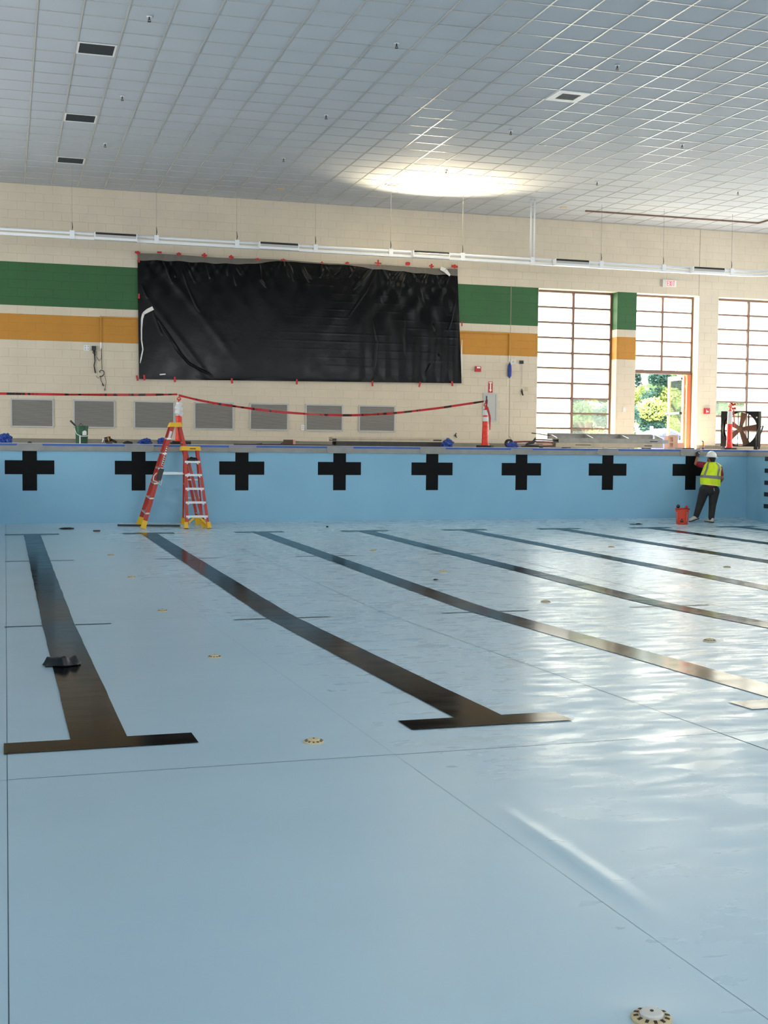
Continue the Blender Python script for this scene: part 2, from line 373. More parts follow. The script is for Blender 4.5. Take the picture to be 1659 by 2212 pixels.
# gutter and deck edge
gut = tag(MB.build((lambda q: (q.box((PXL-.3, YP-.03, 1.463), (PXR+.03, YP+.30, 1.563)), q.box((PXR-.03, PYN, 1.463), (PXR+.30, YP+.3, 1.563)), q.box((PXL-.3, PYN, 1.463), (PXL+.03, YP, 1.563)), q.box((PXL, PYN-.3, 1.463), (PXR, PYN+.03, 1.563)), q)[-1])(MB()), 'trim_1', 'gutter', base=(0, 0, 0)),
          'grey concrete gutter lip along the pool edge', None, None, 'structure')
sub('blue_edge_strip', 'bluetape', gut, lambda q: q.box((PXL-.3, YP-.024, 1.563), (PXR+.022, YP+.30, 1.606)))
sub('blue_edge_strip', 'bluetape', gut, lambda q: q.box((PXR-.022, PYN, 1.563), (PXR+.30, YP-.022, 1.606)))
for k, px in enumerate(CRX):
    X = atY(px, 970, YP).x; b = MB(); Y = YP-.032; rr = random.random()
    wl, wt = .30, .24+.05*rr
    if k == 0: poly = [(X-.25, 1.458), (X+.25, 1.458), (X+.27, 1.50), (X+.24, 1.60), (X-.24, 1.60), (X-.27, 1.50)]
    elif k in (5, 6): poly = [(X-.2, 1.46), (X+.2, 1.46), (X+.31, 1.51), (X+.25, 1.592), (X-.25, 1.592), (X-.31, 1.51)]
    else: poly = [(X-wt, 1.458), (X+wt, 1.458), (X+.32, 1.50), (X+.30, 1.595), (X-.28, 1.597), (X-.29, 1.50)]
    b.prism([(x, Y-.012, z) for x, z in poly], (0, .02, 0)); b.build('anchor_plate', 'gutter', gut)
# deck round the basin
b = MB()
b.box((XL, YP+.3, -.3), (XR, YW+.4, DECK)); b.box((PXL-.3, YP-.018, 1.606), (PXR+.3, YP+.3, DECK))
b.box((PXR+.3, YN, -.3), (XR, YP+.3, DECK)); b.box((XL, YN, -.3), (PXL-.3, YP+.3, DECK)); b.box((PXL-.3, YN, -.3), (PXR+.3, PYN-.3, DECK))
deck = tag(b.build('floor_deck', 'deck', base=(0, 0, 0)), 'pale concrete deck around the pool', None, None, 'structure')

# ------------------------------------------------------------------ back wall
CH = (5.85-1.615)/21; BL = .4064; HEAD = 5.85; SILL = 1.735
OPEN = [(13.57, 15.905, SILL), (16.475, 18.405, DECK), (19.01, 21.34, SILL)]
b = MB(); D1 = YW+.36
for a, c, z0, z1 in [(XL, 13.57, DECK, CEIL+.05), (15.905, 16.475, DECK, HEAD), (18.405, 19.01, DECK, HEAD), (21.34, XR, DECK, CEIL+.05), (13.57, 21.34, HEAD, CEIL+.05), (13.57, 15.905, DECK, SILL), (19.01, 21.34, DECK, SILL)]:
    b.box((a, YW, z0), (c, D1, z1))
wall = tag(b.build('wall_back', 'mortar', base=(0, 0, 0)), 'cream painted block wall with a green and a gold stripe', None, None, 'structure')
def block_mesh(w, h, y=.004, ins=.005):
    q = MB(); a, c = w/2-.001, h/2-.001
    q.add([(-a,0,-c),(a,0,-c),(a,0,c),(-a,0,c),(-a+ins,-y,-c+ins),(a-ins,-y,-c+ins),(a-ins,-y,c-ins),(-a+ins,-y,c-ins)],
          [(4,5,6,7),(0,1,5,4),(1,2,6,5),(2,3,7,6),(3,0,4,7)]); return q
def stripe(i, x):
    if x < 16.48:
        if 12 <= i < 15: return 'gold'
        if 16 <= i < 21: return 'green'
    return 'block'
for z0, z1, m_ in ((DECK+12*CH, DECK+15*CH, 'gold'), (DECK+16*CH, HEAD, 'green')):
    sub('painted_joints', m_, wall, lambda q: (q.box((XL, YW-.0012, z0), (13.57, YW+.001, z1)), q.box((15.905, YW-.0012, z0), (16.475, YW+.001, z1))))
cells = []
for i in range(30):
    z = DECK+(i+.5)*CH; off = (i % 2)*BL/2
    x = XL+off-BL
    while x < XR:
        parts = [(max(x, XL), min(x+BL, XR))]; x += BL
        for (o0, o1, oz) in OPEN:
            if z < HEAD and z > oz-.05:
                np_ = []
                for (p, q) in parts:
                    if q <= o0 or p >= o1: np_.append((p, q))
                    else:
                        if p < o0-.03: np_.append((p, o0))
                        if q > o1+.03: np_.append((o1, q))
                parts = np_
        for p, q in parts:
            if q-p > .03: cells.append((p, q, z, stripe(i, (p+q)/2), i))
def visible(c):
    X = (c[0]+c[1])/2; px, py, dz = project((X, YW, c[2]))
    if not (-5 < px < FW+5 and 0 < py < 960): return None
    if 3.1 < X < 11.4 and 3.25 < c[2] < 6.2: return None
    if c[4] == 0: return None
    return FPX/dz*FPX/dz*(c[1]-c[0])
vis = sorted([(visible(c), n) for n, c in enumerate(cells) if visible(c)], reverse=True)[:290]
ind = set(n for _, n in vis)
shared = {}
for mname in ('block', 'green', 'gold'):
    o = block_mesh(BL, CH).build('block', mname, wall); shared[mname] = o.data; bpy.data.objects.remove(o)
rest = MB(); mi = {'block': 0, 'green': 1, 'gold': 2}
for n, (p, q, z, mname, i) in enumerate(cells):
    X = (p+q)/2
    if n in ind:
        o = bpy.data.objects.new('block', shared[mname]); col.objects.link(o); o.parent = wall; o.location = (X, YW, z); o.scale.x = (q-p)/BL
    else:
        bmq = block_mesh(q-p, CH); rest.add([v+Vector((X, YW, z)) for v in bmq.v], bmq.f, mi[mname])
tag(rest.build('block_courses', ['block', 'green', 'gold'], wall, recalc=False), kind='stuff')
# painted returns of the pier between the first window and the doorway
for z0, z1, m_ in ((DECK, DECK+12*CH, 'block'), (DECK+12*CH, DECK+15*CH, 'gold'), (DECK+15*CH, DECK+16*CH, 'block'), (DECK+16*CH, HEAD, 'green')):
    sub('painted_return', m_, wall, lambda q: (q.box((15.900, YW-.001, z0), (15.906, D1, z1)), q.box((16.474, YW-.001, z0), (16.48, D1, z1))))
for X in (13.57, 18.405, 19.01, 21.34):
    sub('painted_return', 'block', wall, lambda q: q.box((X-.004, YW-.001, DECK), (X+.004, D1, HEAD)))
sub('painted_return', 'block', wall, lambda q: q.box((13.57, YW-.001, HEAD-.004), (21.34, D1, HEAD+.004)))
for X, z0, z1 in ((12.785, DECK, HEAD+.02), (18.385, HEAD, CEIL)):
    sub('control_joint', 'joint', wall, lambda q: q.box((X-.006, YW-.0085, z0), (X+.006, YW, z1)))
bb = MB()
for a, c in ((XL, 13.57), (15.905, 16.475), (18.405, 19.01), (21.34, XR)): bb.box((a, YW-.022, DECK), (c, YW, DECK+.105))
for a, c in ((13.57, 15.905), (19.01, 21.34)): bb.box((a, YW-.012, DECK), (c, YW, SILL-.01))
tag(bb.build('baseboard_back', 'base', base=(0, 0, 0)), 'grey base strip along the foot of the block wall', None, None, 'structure')

# other walls of the hall, with openings for the added windows
def holed(b, axis, pos, th, lo, hi, wins, zb, zt):
    def bx(a, c, z0, z1):
        if c-a < .01: return
        if axis == 'X': b.box((min(pos, pos+th), a, z0), (max(pos, pos+th), c, z1))
        else: b.box((a, min(pos, pos+th), z0), (c, max(pos, pos+th), z1))
    bx(lo, hi, -.3, zb); bx(lo, hi, zt, CEIL+.05); p = lo
    for a, c in wins: bx(p, a, zb, zt); p = c
    bx(p, hi, zb, zt)
b = MB(); holed(b, 'X', XR, .36, YN, YW+.36, RWIN_ADDED, 1.735, HEAD); tag(b.build('wall_right', 'block', base=(0, 0, 0)), 'cream side wall of the hall with added tall windows', None, None, 'structure')
b = MB(); holed(b, 'Y', YN, -.36, XL, XR, NWIN_ADDED, 1.735, HEAD); tag(b.build('wall_near', 'block', base=(0, 0, 0)), 'cream wall of the hall behind the viewer', None, None, 'structure')
b = MB(); holed(b, 'X', XL, -.36, YN, YW+.36, LWIN_ADDED, 1.735, HEAD); tag(b.build('wall_left', 'block', base=(0, 0, 0)), 'cream left wall of the hall', None, None, 'structure')

# ------------------------------------------------------------------ windows and door in the back wall
YG = YW+.335
def frame_bar(b, p, q, w_, d_=.07):
    b.beam(p, q, w_, d_, side=(0, 0, 1) if abs(p[2]-q[2]) < 1e-6 else (1, 0, 0))
def glass_box(q, a, b):
    """a sheet of glass: the frosting is on its outer face, the other faces are clear"""
    q.box(a, b); q.m = [1, 1, 1, 1, 0, 1]
ROWS = [HEAD-.045-.4065*k for k in range(11)]
def window(name, x0, x1, zb, clear, label, nrows):
    b = MB()
    b.box((x0, YG-.04, zb), (x0+.05, YG+.04, HEAD)); b.box((x1-.06, YG-.04, zb), (x1, YG+.04, HEAD))
    b.box((x0+.05, YG-.04, HEAD-.06), (x1-.06, YG+.04, HEAD)); b.box((x0+.05, YG-.04, zb), (x1-.06, YG+.04, zb+.05))
    root = tag(b.build(name, 'bronze', base=(0, 0, 0)), label, None, None, 'structure')
    xm = (x0+x1)/2
    sub('mullion', 'bronze', root, lambda q: q.box((xm-.03, YG-.05, zb+.05), (xm+.03, YG+.035, HEAD-.06)))
    zs = [z for z in ROWS[1:nrows]]
    for z in zs:
        for a, c in ((x0+.05, xm-.03), (xm+.03, x1-.06)):
            sub('transom', 'bronze', root, lambda q: q.box((a, YG-.035, z-.022), (c, YG+.03, z+.022)))
    edges = [HEAD-.06]+zs+[zb+.05]
    for r in range(len(edges)-1):
        for cidx, (a, c) in enumerate(((x0+.05, xm-.03), (xm+.03, x1-.06))):
            if edges[r]-edges[r+1] < .03: continue
            o = sub('pane', [clear.get((r, cidx), 'paneBright' if name == 'window_2' else 'paneDim' if name == 'window_3' else 'paneWhite'), 'glassSkin'], root, lambda q: glass_box(q, (a, YG-.004, edges[r+1]+(.022 if r < len(edges)-2 else 0)), (c, YG+.004, edges[r]-(.022 if r else 0))))
    return root
window('window_1', 13.57, 15.905, SILL, {(7, 1): 'paneClear', (8, 1): 'paneClear', (9, 1): 'paneClear', (5, 0): 'paneHazy', (9, 0): 'paneHazy'}, 'tall bronze framed window with frosted panes beside the green stripe', 10)
window('window_2', 16.475, 18.405, 3.74, {(4, 0): 'paneHazy', (4, 1): 'paneHazy'}, 'bronze framed window above the open doorway', 5)
window('window_3', 19.01, 21.34, SILL, {(7, 0): 'paneClear', (8, 0): 'paneHazy', (9, 0): 'paneHazy', (8, 1): 'paneHazy', (9, 1): 'paneHazy', (0, 1): 'paneHazy'}, 'tall bronze framed window behind the drum fan', 10)
# door frame and open leaf
b = MB(); b.box((16.475, YG-.05, DECK), (16.52, YG+.05, 3.74)); b.box((18.37, YG-.05, DECK), (18.405, YG+.05, 3.74)); b.box((16.475, YG-.05, 3.69), (18.405, YG+.05, 3.75))
tag(b.build('trim_2', 'bronze', base=(0, 0, 0)), 'bronze frame around the open exit doorway', None, None, 'structure')
b = MB(); b.box((18.255, YG-.045, DECK), (18.37, YG+.03, 3.69)); tag(b.build('trim_3', 'orange', base=(0, 0, 0)), 'orange primed hinge post of the exit doorway', None, None, 'structure')
dl = bpy.data.objects.new('door_1', None); col.objects.link(dl); dl.location = (18.24, YG+.03, DECK+.01)
tag(dl, 'open glazed exit door with a push bar and orange hinge edge', None, None, 'structure')
ang = math.radians(93); dv = Vector((-math.cos(ang), math.sin(ang), 0)); nv = Vector((-dv.y, dv.x, 0))
def dpt(s_, z, t=0.): return Vector((18.235, YG+.06, DECK+.01)) + dv*s_ + Vector((0, 0, z)) + nv*t
DW, DH = .98, 2.05
sub('hinge_stile', 'doorframe', dl, lambda q: q.beam(dpt(.06, 0), dpt(.06, DH), .12, .045, side=dv))
sub('lock_stile', 'doorframe', dl, lambda q: q.beam(dpt(DW-.055, 0), dpt(DW-.055, DH), .11, .045, side=dv))
sub('top_rail', 'doorframe', dl, lambda q: q.beam(dpt(.12, DH-.06), dpt(DW-.11, DH-.06), .12, .045, side=(0, 0, 1)))
sub('bottom_rail', 'doorframe', dl, lambda q: q.beam(dpt(.12, .12), dpt(DW-.11, .12), .24, .045, side=(0, 0, 1)))
sub('pane', 'glassSkin', dl, lambda q: q.beam(dpt(.12, (DH+.12)/2), dpt(DW-.11, (DH+.12)/2), DH-.36, .008, side=(0, 0, 1)))
pb = sub('push_bar', 'alu', dl, lambda q: (q.beam(dpt(.10, 1.0, .08), dpt(DW-.04, 1.0, .08), .05, .035, side=(0, 0, 1))))
sub('bar_bracket', 'black', pb, lambda q: (q.beam(dpt(.11, 1.0, .02), dpt(.11, 1.0, .10), .07, .06, side=(0, 0, 1)), q.beam(dpt(DW-.06, 1.0, .02), dpt(DW-.06, 1.0, .10), .09, .06, side=(0, 0, 1))))
sub('closer', 'black', dl, lambda q: q.beam(dpt(.1, DH-.08, .03), dpt(.38, DH-.08, .06), .06, .05, side=(0, 0, 1)))

# windows added to the unseen walls to light the hall: frame and frosted panes
def added_window(name, axis, pos, a, c, label):
    b = MB(); s1 = .06
    def bx(q, p0, p1, z0, z1, d=.05):
        if axis == 'X': o_ = math.copysign(.30, pos); q.box((pos+o_-d, p0, z0), (pos+o_+d, p1, z1))
        else: q.box((p0, pos-.30-d, z0), (p1, pos-.30+d, z1))
    bx(b, a, a+s1, 1.735, HEAD); bx(b, c-s1, c, 1.735, HEAD); bx(b, a+s1, c-s1, 1.735, 1.795); bx(b, a+s1, c-s1, HEAD-.06, HEAD)
    for k in range(1, 5): xx = a+(c-a)*k/5; bx(b, xx-.03, xx+.03, 1.795, HEAD-.06, .04)
    root = tag(b.build(name, 'bronze', base=(0, 0, 0)), label, None, None, 'structure')
    sub('glazing', 'paneWhite', root, lambda q: bx(q, a+s1, c-s1, 1.795, HEAD-.06, .004))
n_ = 4
for (a, c) in RWIN_ADDED: added_window('window_%d' % n_, 'X', XR, a, c, 'tall bronze framed window added in the unseen right wall'); n_ += 1
for (a, c) in LWIN_ADDED: added_window('window_%d' % n_, 'X', XL, a, c, 'tall bronze framed window added in the unseen left wall'); n_ += 1
for (a, c) in NWIN_ADDED: added_window('window_%d' % n_, 'Y', YN, a, c, 'tall bronze framed window added in the unseen near wall'); n_ += 1

# ------------------------------------------------------------------ ceiling
T = .6096; CXA, CYA = .465, 19.66
b = MB(); b.box((XL, YN, CEIL+.03), (XR, YW+.36, CEIL+.10))
ceil = tag(b.build('ceiling', 'void', base=(0, 0, 0)), 'suspended ceiling of square white tiles in a metal grid', None, None, 'structure')
i0 = math.floor((XL-CXA)/T); i1 = math.ceil((XR-CXA)/T); j0 = math.floor((YN-CYA)/T); j1 = math.ceil((YW-CYA)/T)
VENT = {(1, 0), (1, 7), (1, 13)}; DIFF = {(14, 0)}; SMALL = {(13, 13)}
def tile_mesh(w_, d_):
    q = MB(); q.box((-w_/2, -d_/2, 0), (w_/2, d_/2, .014)); return q
o = tile_mesh(T-.012, T-.012).build('ceiling_tile', 'tile', ceil); tme = o.data; bpy.data.objects.remove(o)
tc = []
for i in range(i0, i1):
    for j in range(j0, j1):
        x0, x1 = max(XL, CXA+i*T), min(XR, CXA+(i+1)*T); y0, y1 = max(YN, CYA+j*T), min(YW, CYA+(j+1)*T)
        if x1-x0 < .03 or y1-y0 < .03 or (i, j) in VENT or (i, j) in DIFF: continue
        px, py, dz = project(((x0+x1)/2, (y0+y1)/2, CEIL)); ok = dz > 1 and -20 < px < FW+20 and -15 < py < 520
        tc.append((dz if ok else 1e9, x0, x1, y0, y1))
tc.sort(); rest = MB()
for n, (dz, x0, x1, y0, y1) in enumerate(tc):
    cx_, cy_ = (x0+x1)/2, (y0+y1)/2
    if n < 295 and dz < 1e8:
        o = bpy.data.objects.new('ceiling_tile', tme); col.objects.link(o); o.parent = ceil; o.location = (cx_, cy_, CEIL+.007+random.uniform(0, .002)); o.scale.x = (x1-x0)/T; o.scale.y = (y1-y0)/T
    else: rest.box((x0+.006, y0+.006, CEIL+.007), (x1-.006, y1-.006, CEIL+.021))
tag(rest.build('ceiling_tile_field', 'tile', ceil), kind='stuff')
for i in range(i0+1, i1):
    X = CXA+i*T
    sub('main_tee', 'tee', ceil, lambda q: q.box((X-.0135, YN, CEIL), (X+.0135, YW, CEIL+.006)))
for j in range(j0+1, j1):
    Y = CYA+j*T
    sub('cross_tee', 'tee', ceil, lambda q: q.box((XL, Y-.010, CEIL+.0005), (XR, Y+.010, CEIL+.0055)))
sub('wall_angle', 'tee', ceil, lambda q: q.box((XL, YW-.03, CEIL-.002), (XR, YW-.008, CEIL+.004)))
# dark return grilles, diffuser
vent_lab = ['largest and nearest dark square return grille in the ceiling', 'middle one of three dark return grilles in the ceiling', 'dark return grille in the ceiling closest to the back wall']
for n, (i, j) in enumerate(sorted(VENT, key=lambda t: t[1])):
    cx_, cy_ = CXA+(i+.5)*T, CYA+(j+.5)*T
    r = thing('return_grille', (cx_, cy_, CEIL), vent_lab[n], 'vent', 'dark return grilles in the ceiling')
    h = T/2-.014
    sub('frame', 'white', r, lambda q: [q.box(a, c) for a, c in (((cx_-h, cy_-h, CEIL-.004), (cx_+h, cy_-h+.03, CEIL+.012)), ((cx_-h, cy_+h-.03, CEIL-.004), (cx_+h, cy_+h, CEIL+.012)), ((cx_-h, cy_-h+.03, CEIL-.004), (cx_-h+.03, cy_+h-.03, CEIL+.012)), ((cx_+h-.03, cy_-h+.03, CEIL-.004), (cx_+h, cy_+h-.03, CEIL+.012)))])
    sub('backing', 'void', r, lambda q: q.box((cx_-h+.03, cy_-h+.03, CEIL+.012), (cx_+h-.03, cy_+h-.03, CEIL+.018)))
    sub('blades', 'ventblade', r, lambda q: [q.box((cx_-h+.03, cy_-h+.045+k*.024, CEIL), (cx_+h-.03, cy_-h+.048+k*.024, CEIL+.012)) for k in range(21)], kind='stuff')
cx_, cy_ = CXA+14.5*T, CYA+.5*T
r = thing('air_diffuser', (cx_, cy_, CEIL), 'square white ceiling diffuser with a dark louvred centre', 'vent')
h = T/2-.008; g_ = .17
sub('panel', 'white', r, lambda q: [q.box(a, c) for a, c in (((cx_-h, cy_-h, CEIL-.012), (cx_+h, cy_-g_, CEIL)), ((cx_-h, cy_+g_, CEIL-.012), (cx_+h, cy_+h, CEIL)), ((cx_-h, cy_-g_, CEIL-.012), (cx_-g_, cy_+g_, CEIL)), ((cx_+g_, cy_-g_, CEIL-.012), (cx_+h, cy_+g_, CEIL)))])
sub('backing', 'void', r, lambda q: q.box((cx_-g_, cy_-g_, CEIL), (cx_+g_, cy_+g_, CEIL+.01)))
for k in range(6):
    sub('blade', 'grille', r, lambda q: q.beam((cx_-g_, cy_-.14+k*.055, CEIL-.008), (cx_+g_, cy_-.14+k*.055, CEIL-.008), .03, .004, side=(0, .7, .7)))
# sprinkler heads
spk = [(1.99, 18.2), (5.66, 18.2), (9.29, 18.12), (1.99, 22.46), (5.66, 22.5), (9.29, 22.46), (12.92, 22.35), (1.97, 26.08), (5.66, 26.15), (9.3, 26.15), (12.92, 26.08), (16.5, 25.95)]
spl = ['%s sprinkler head in the ceiling row %s' % (o_, w_) for w_, n_s in (('nearest the viewer', 3), ('halfway to the back wall', 4), ('nearest the back wall', 5)) for o_ in (['leftmost', 'second', 'third', 'fourth', 'fifth'][:n_s])]
for n, (x, y) in enumerate(spk):
    r = thing('sprinkler_head', (x, y, CEIL), spl[n].replace('second sp', 'second from left sp').replace('third sp', 'third from left sp').replace('fourth sp', 'fourth from left sp').replace('fifth sp', 'fifth from left sp'), 'sprinkler', 'ceiling sprinkler heads')
    sub('escutcheon', 'white', r, lambda q: q.lathe((x, y, CEIL-.008), [(.02, 0), (.04, .004), (.042, .008)], 12))
    sub('body', 'darkmetal', r, lambda q: (q.tube([(x, y, CEIL-.008), (x, y, CEIL-.05)], .012, 8), q.lathe((x, y, CEIL-.075), [(.026, 0), (.026, .004)], 12), q.tube([(x-.016, y, CEIL-.045), (x-.018, y, CEIL-.06), (x, y, CEIL-.072)], .004, 6), q.tube([(x+.016, y, CEIL-.045), (x+.018, y, CEIL-.06), (x, y, CEIL-.072)], .004, 6)))
for (x, y), lab in (((6.25, 29.2), 'round recessed ceiling disc above the covered board'), ((13.5, 29.1), 'round recessed ceiling disc above the first window')):
    one('ceiling_disc', lambda q: q.lathe((x, y, CEIL-.012), [(.07, 0), (.09, .004), (.095, .012)], 20), 'beigefit', lab, 'light', 'recessed ceiling discs')
r = thing('small_register', (8.63, 27.95, CEIL), 'small slotted register in the ceiling at the edge of the lamp glow', 'vent')
sub('plate', 'white', r, lambda q: q.box((8.46, 27.87, CEIL-.014), (8.80, 28.03, CEIL-.001)))
for k in range(4): sub('slot', 'void', r, lambda q: q.box((8.49, 27.885+k*.034, CEIL-.016), (8.77, 27.905+k*.034, CEIL-.013)))
# recessed curtain track on the right
tr = thing('ceiling_track', (16.7, 29.3, CEIL), 'thin dark brown track running along the ceiling above the windows', 'track')
sub('long_run', 'bronze', tr, lambda q: q.box((14.2, 29.26, CEIL-.03), (19.3, 29.31, CEIL-.0005)))
sub('return_run', 'bronze', tr, lambda q: q.box((19.25, 24.0, CEIL-.03), (19.3, 29.26, CEIL-.0005)))

# ------------------------------------------------------------------ hanging light rail
YB = 28.45; ZB = 6.19
rail = thing('light_rail', (9.0, YB, ZB), 'long white double rail hung on wires in front of the block wall', 'light rail')
arc = [Vector((18.2+.9*math.sin(t*math.pi/16), YB-.9+.9*math.cos(t*math.pi/16), ZB)) for t in range(9)]
path = [Vector((XL+.2, YB, ZB))] + [Vector((x, YB, ZB)) for x in (0, 5, 10, 15)] + arc + [Vector((19.1, 24.5, ZB))]
sub('pipe', 'white', rail, lambda q: q.tube([p+Vector((0, 0, .035)) for p in path], .034, 10), True)
def tray(q):
    for a, c in zip(path[:-1], path[1:]): q.beam(a+Vector((0, 0, -.065)), c+Vector((0, 0, -.065)), .085, .06, side=(c-a).cross(Vector((0, 0, 1))))
sub('tray', 'white', rail, tray)
HX = [1.433-1.83*2, 1.433-1.83, 1.433, 3.265, 5.08, 6.92, 8.75, 10.56, 12.38, 14.24, 15.98, 17.95]
for n, x in enumerate(HX):
    br = sub('bracket', 'white', rail, lambda q: (q.box((x-.05, YB-.055, ZB-.10), (x+.05, YB+.055, ZB+.085))))
    if abs(x-12.38) < .1: continue
    sub('hanger_wire', 'steel', br, lambda q: q.tube([(x, YB, ZB+.08), (x, YB, CEIL)], .004, 6))
    sub('cable_gripper', 'rubber', br, lambda q: q.tube([(x, YB, ZB+.09), (x+.012, YB, ZB+.16), (x, YB, ZB+.27)], [.007, .010, .006], 6))
for dx in (-.045, .045):
    sub('drop_pipe', 'white', rail, lambda q: q.tube([(12.38+dx, YB, ZB+.08), (12.38+dx, YB, CEIL)], .022, 8), True)
flab = ['unlit white uplight on the rail left of the covered board', 'unlit white uplight on the rail above the covered board', 'lit white uplight on the rail under the bright ceiling glow', 'unlit white uplight on the rail right of the twin drop pipes', 'unlit white uplight at the right end of the rail by the exit sign']
for n, xm in enumerate((2.36, 6.02, 9.70, 13.36, 17.17)):
    r = thing('uplight_fixture', (xm, YB-.05, ZB-.13), flab[n], 'light', 'uplights on the hanging rail')
    sub('housing', 'white', r, lambda q: (q.box((xm-.46, YB-.24, ZB-.11), (xm+.46, YB-.058, ZB-.09)), q.box((xm-.46, YB-.24, ZB-.09), (xm-.44, YB-.058, ZB+.05)), q.box((xm+.44, YB-.24, ZB-.09), (xm+.46, YB-.058, ZB+.05)), q.box((xm-.44, YB-.078, ZB-.09), (xm+.44, YB-.058, ZB+.05))))
    sub('front_louvre', 'grille', r, lambda q: (q.box((xm-.44, YB-.24, ZB-.055), (xm+.44, YB-.228, ZB+.0)),))
    sub('dark_slot', 'void', r, lambda q: q.box((xm-.44, YB-.235, ZB+.002), (xm+.44, YB-.215, ZB+.045)))
    sub('lower_lip', 'white', r, lambda q: q.box((xm-.44, YB-.243, ZB-.09), (xm+.44, YB-.228, ZB-.057)))
    if n == 2:
        sub('lamp_tube', mat('lit_lamp', (255, 240, 205), .4, emit=25), r, lambda q: q.tube([(xm-.42, YB-.15, ZB-.05), (xm+.42, YB-.15, ZB-.05)], .018, 8))
        a = bpy.data.lights.new('uplight_beam', 'AREA'); a.shape = 'RECTANGLE'; a.size = .84; a.size_y = .10; a.energy = 165; a.color = (1, .80, .50); a.spread = math.radians(122)
        o = bpy.data.objects.new('uplight_beam', a); col.objects.link(o); o.location = (xm, YB-.15, ZB+.0)
        o.rotation_euler = Vector((0.0, -.75, 1)).to_track_quat('-Z', 'Y').to_euler()

# ------------------------------------------------------------------ black sheet taped over the board
YT = YW-.05
top_l, top_r, bot_l, bot_r = atY(297, 549, YT), atY(988, 583, YT), atY(300, 819, YT), atY(997, 828, YT)
tarp = thing('taped_plastic_sheet', (7.2, YT, 3.1), 'large black plastic sheet taped over the board on the wall', 'plastic sheet')
tpx = [296, 344, 386, 441, 499, 556, 612, 695, 749, 816, 880, 931, 981]
TX = [atY(p, 560, YT).x for p in tpx]
CREASE = [[(349, 556), (358, 575), (367, 600), (372, 614)], [(389, 562), (396, 592), (406, 622), (416, 645), (424, 662), (432, 674)], [(399, 562), (414, 595), (422, 612)], [(376, 588), (379, 600)],
    [(447, 566), (451, 590), (453, 602)], [(503, 570), (506, 600), (510, 618)], [(508, 572), (520, 594)], [(489, 570), (492, 596)], [(561, 568), (563, 605), (575, 622)], [(617, 574), (625, 600)], [(627, 574), (634, 608)], [(655, 576), (664, 594), (674, 602)],
    [(306, 614), (318, 645)], [(330, 672), (342, 705), (350, 725)], [(336, 684), (362, 722), (395, 770)], [(365, 735), (385, 760), (408, 785), (430, 797), (462, 814)],
    [(806, 690), (814, 735), (811, 780), (803, 822)], [(872, 640), (873, 700), (872, 725), (876, 770)], [(880, 580), (866, 612), (862, 640)], [(822, 580), (824, 640), (826, 655)], [(800, 585), (780, 610), (757, 630)], [(812, 588), (790, 630), (748, 690)],
    [(893, 586), (900, 630), (917, 672)], [(905, 590), (914, 640), (920, 668)], [(932, 590), (937, 612)], [(955, 592), (948, 610), (952, 622)], [(962, 594), (958, 615)], [(986, 630), (975, 690), (966, 722)], [(993, 600), (996, 700), (993, 800)], [(930, 785), (917, 812)], [(880, 590), (884, 620)],
    [(845, 586), (838, 620)], [(770, 575), (752, 600)], [(735, 578), (720, 594)], [(650, 578), (668, 610)], [(975, 600), (968, 618)], [(936, 700), (938, 715)], [(947, 765), (948, 780)], [(700, 580), (690, 600)], [(712, 576), (706, 596)]]
CR = []
for ln in CREASE:
    P_ = [atY(a, c, YT) for a, c in ln]; CR.append(([(p.x, p.z) for p in P_], min(p.x for p in P_)-.09, max(p.x for p in P_)+.09, min(p.z for p in P_)-.09, max(p.z for p in P_)+.09))
def tarp_pt(u, v):
    # u left to right, v top to bottom
    P = top_l.lerp(top_r, u).lerp(bot_l.lerp(bot_r, u), v); x, z = P.x, P.z
    P.z += .012*math.sin(u*19)*(1-v)**6
    bul = math.sin(math.pi*min(1, max(0, u)))**.4*math.sin(math.pi*min(1, max(0, v)))**.5
    d = .03*bul
    # pleats that fan out from the tape points
    for k, tx in enumerate(TX):
        dz = max(.02, top_l.z-z); a = (x-tx)/(.12+.75*dz)
        if abs(a) < 2.5: d += (.018 if k > 8 else .007)*math.exp(-a*a)*math.cos(a*9+k)*math.exp(-dz*(.6 if k > 8 else 1.6))
    # sharp creases
    for pts_, xa_, xb_, za_, zb_ in CR:
        if xa_ < x < xb_ and za_ < z < zb_:
            best = 9.; nseg = len(pts_)-1; bs = 0.
            for si, ((ax, az), (bx_, bz_)) in enumerate(zip(pts_[:-1], pts_[1:])):
                ex, ez = bx_-ax, bz_-az; t = max(0., min(1., ((x-ax)*ex+(z-az)*ez)/(ex*ex+ez*ez))); dd = math.hypot(x-ax-t*ex, z-az-t*ez); bs, best = ((si+t)/nseg, dd) if dd < best else (bs, best)
            d += .011*math.exp(-(best/.018)**2)*(1-(2*bs-1)**2)**.8
    # long drag folds
    right = max(0, (u-.55)/.45)
    d += .007*right*math.sin(x*17+1.5*noise.noise((x*.8, z*.7, 3)))*(.4+.6*v)
    dl = (x-3.1)+(top_l.z-z)*-.9+.25*v*v
    d += .010*math.exp(-((dl-.3)/.13)**2)*max(0, 1-u*3.0) + .010*math.exp(-((dl+.7)/.10)**2)*max(0, 1-u*2.2)*v
    d += .010*noise.noise((x*.9, z*.7, 0))+.0012*noise.noise((x*4, z*3, 5))
    # wall joints show through on the right half
    ph = ((z-DECK)/CH) % 1.0; ph = min(ph, 1-ph)
    d += .0024*math.exp(-(ph/.07)**2)*min(1, max(0, (u-.35)*4))*max(0, .3+noise.noise((x*1.3, z*2, 9)))
    P.y -= max(.004, d); return P
sub('sheet', 'poly', tarp, lambda q: q.grid(tarp_pt, 560, 190), True)
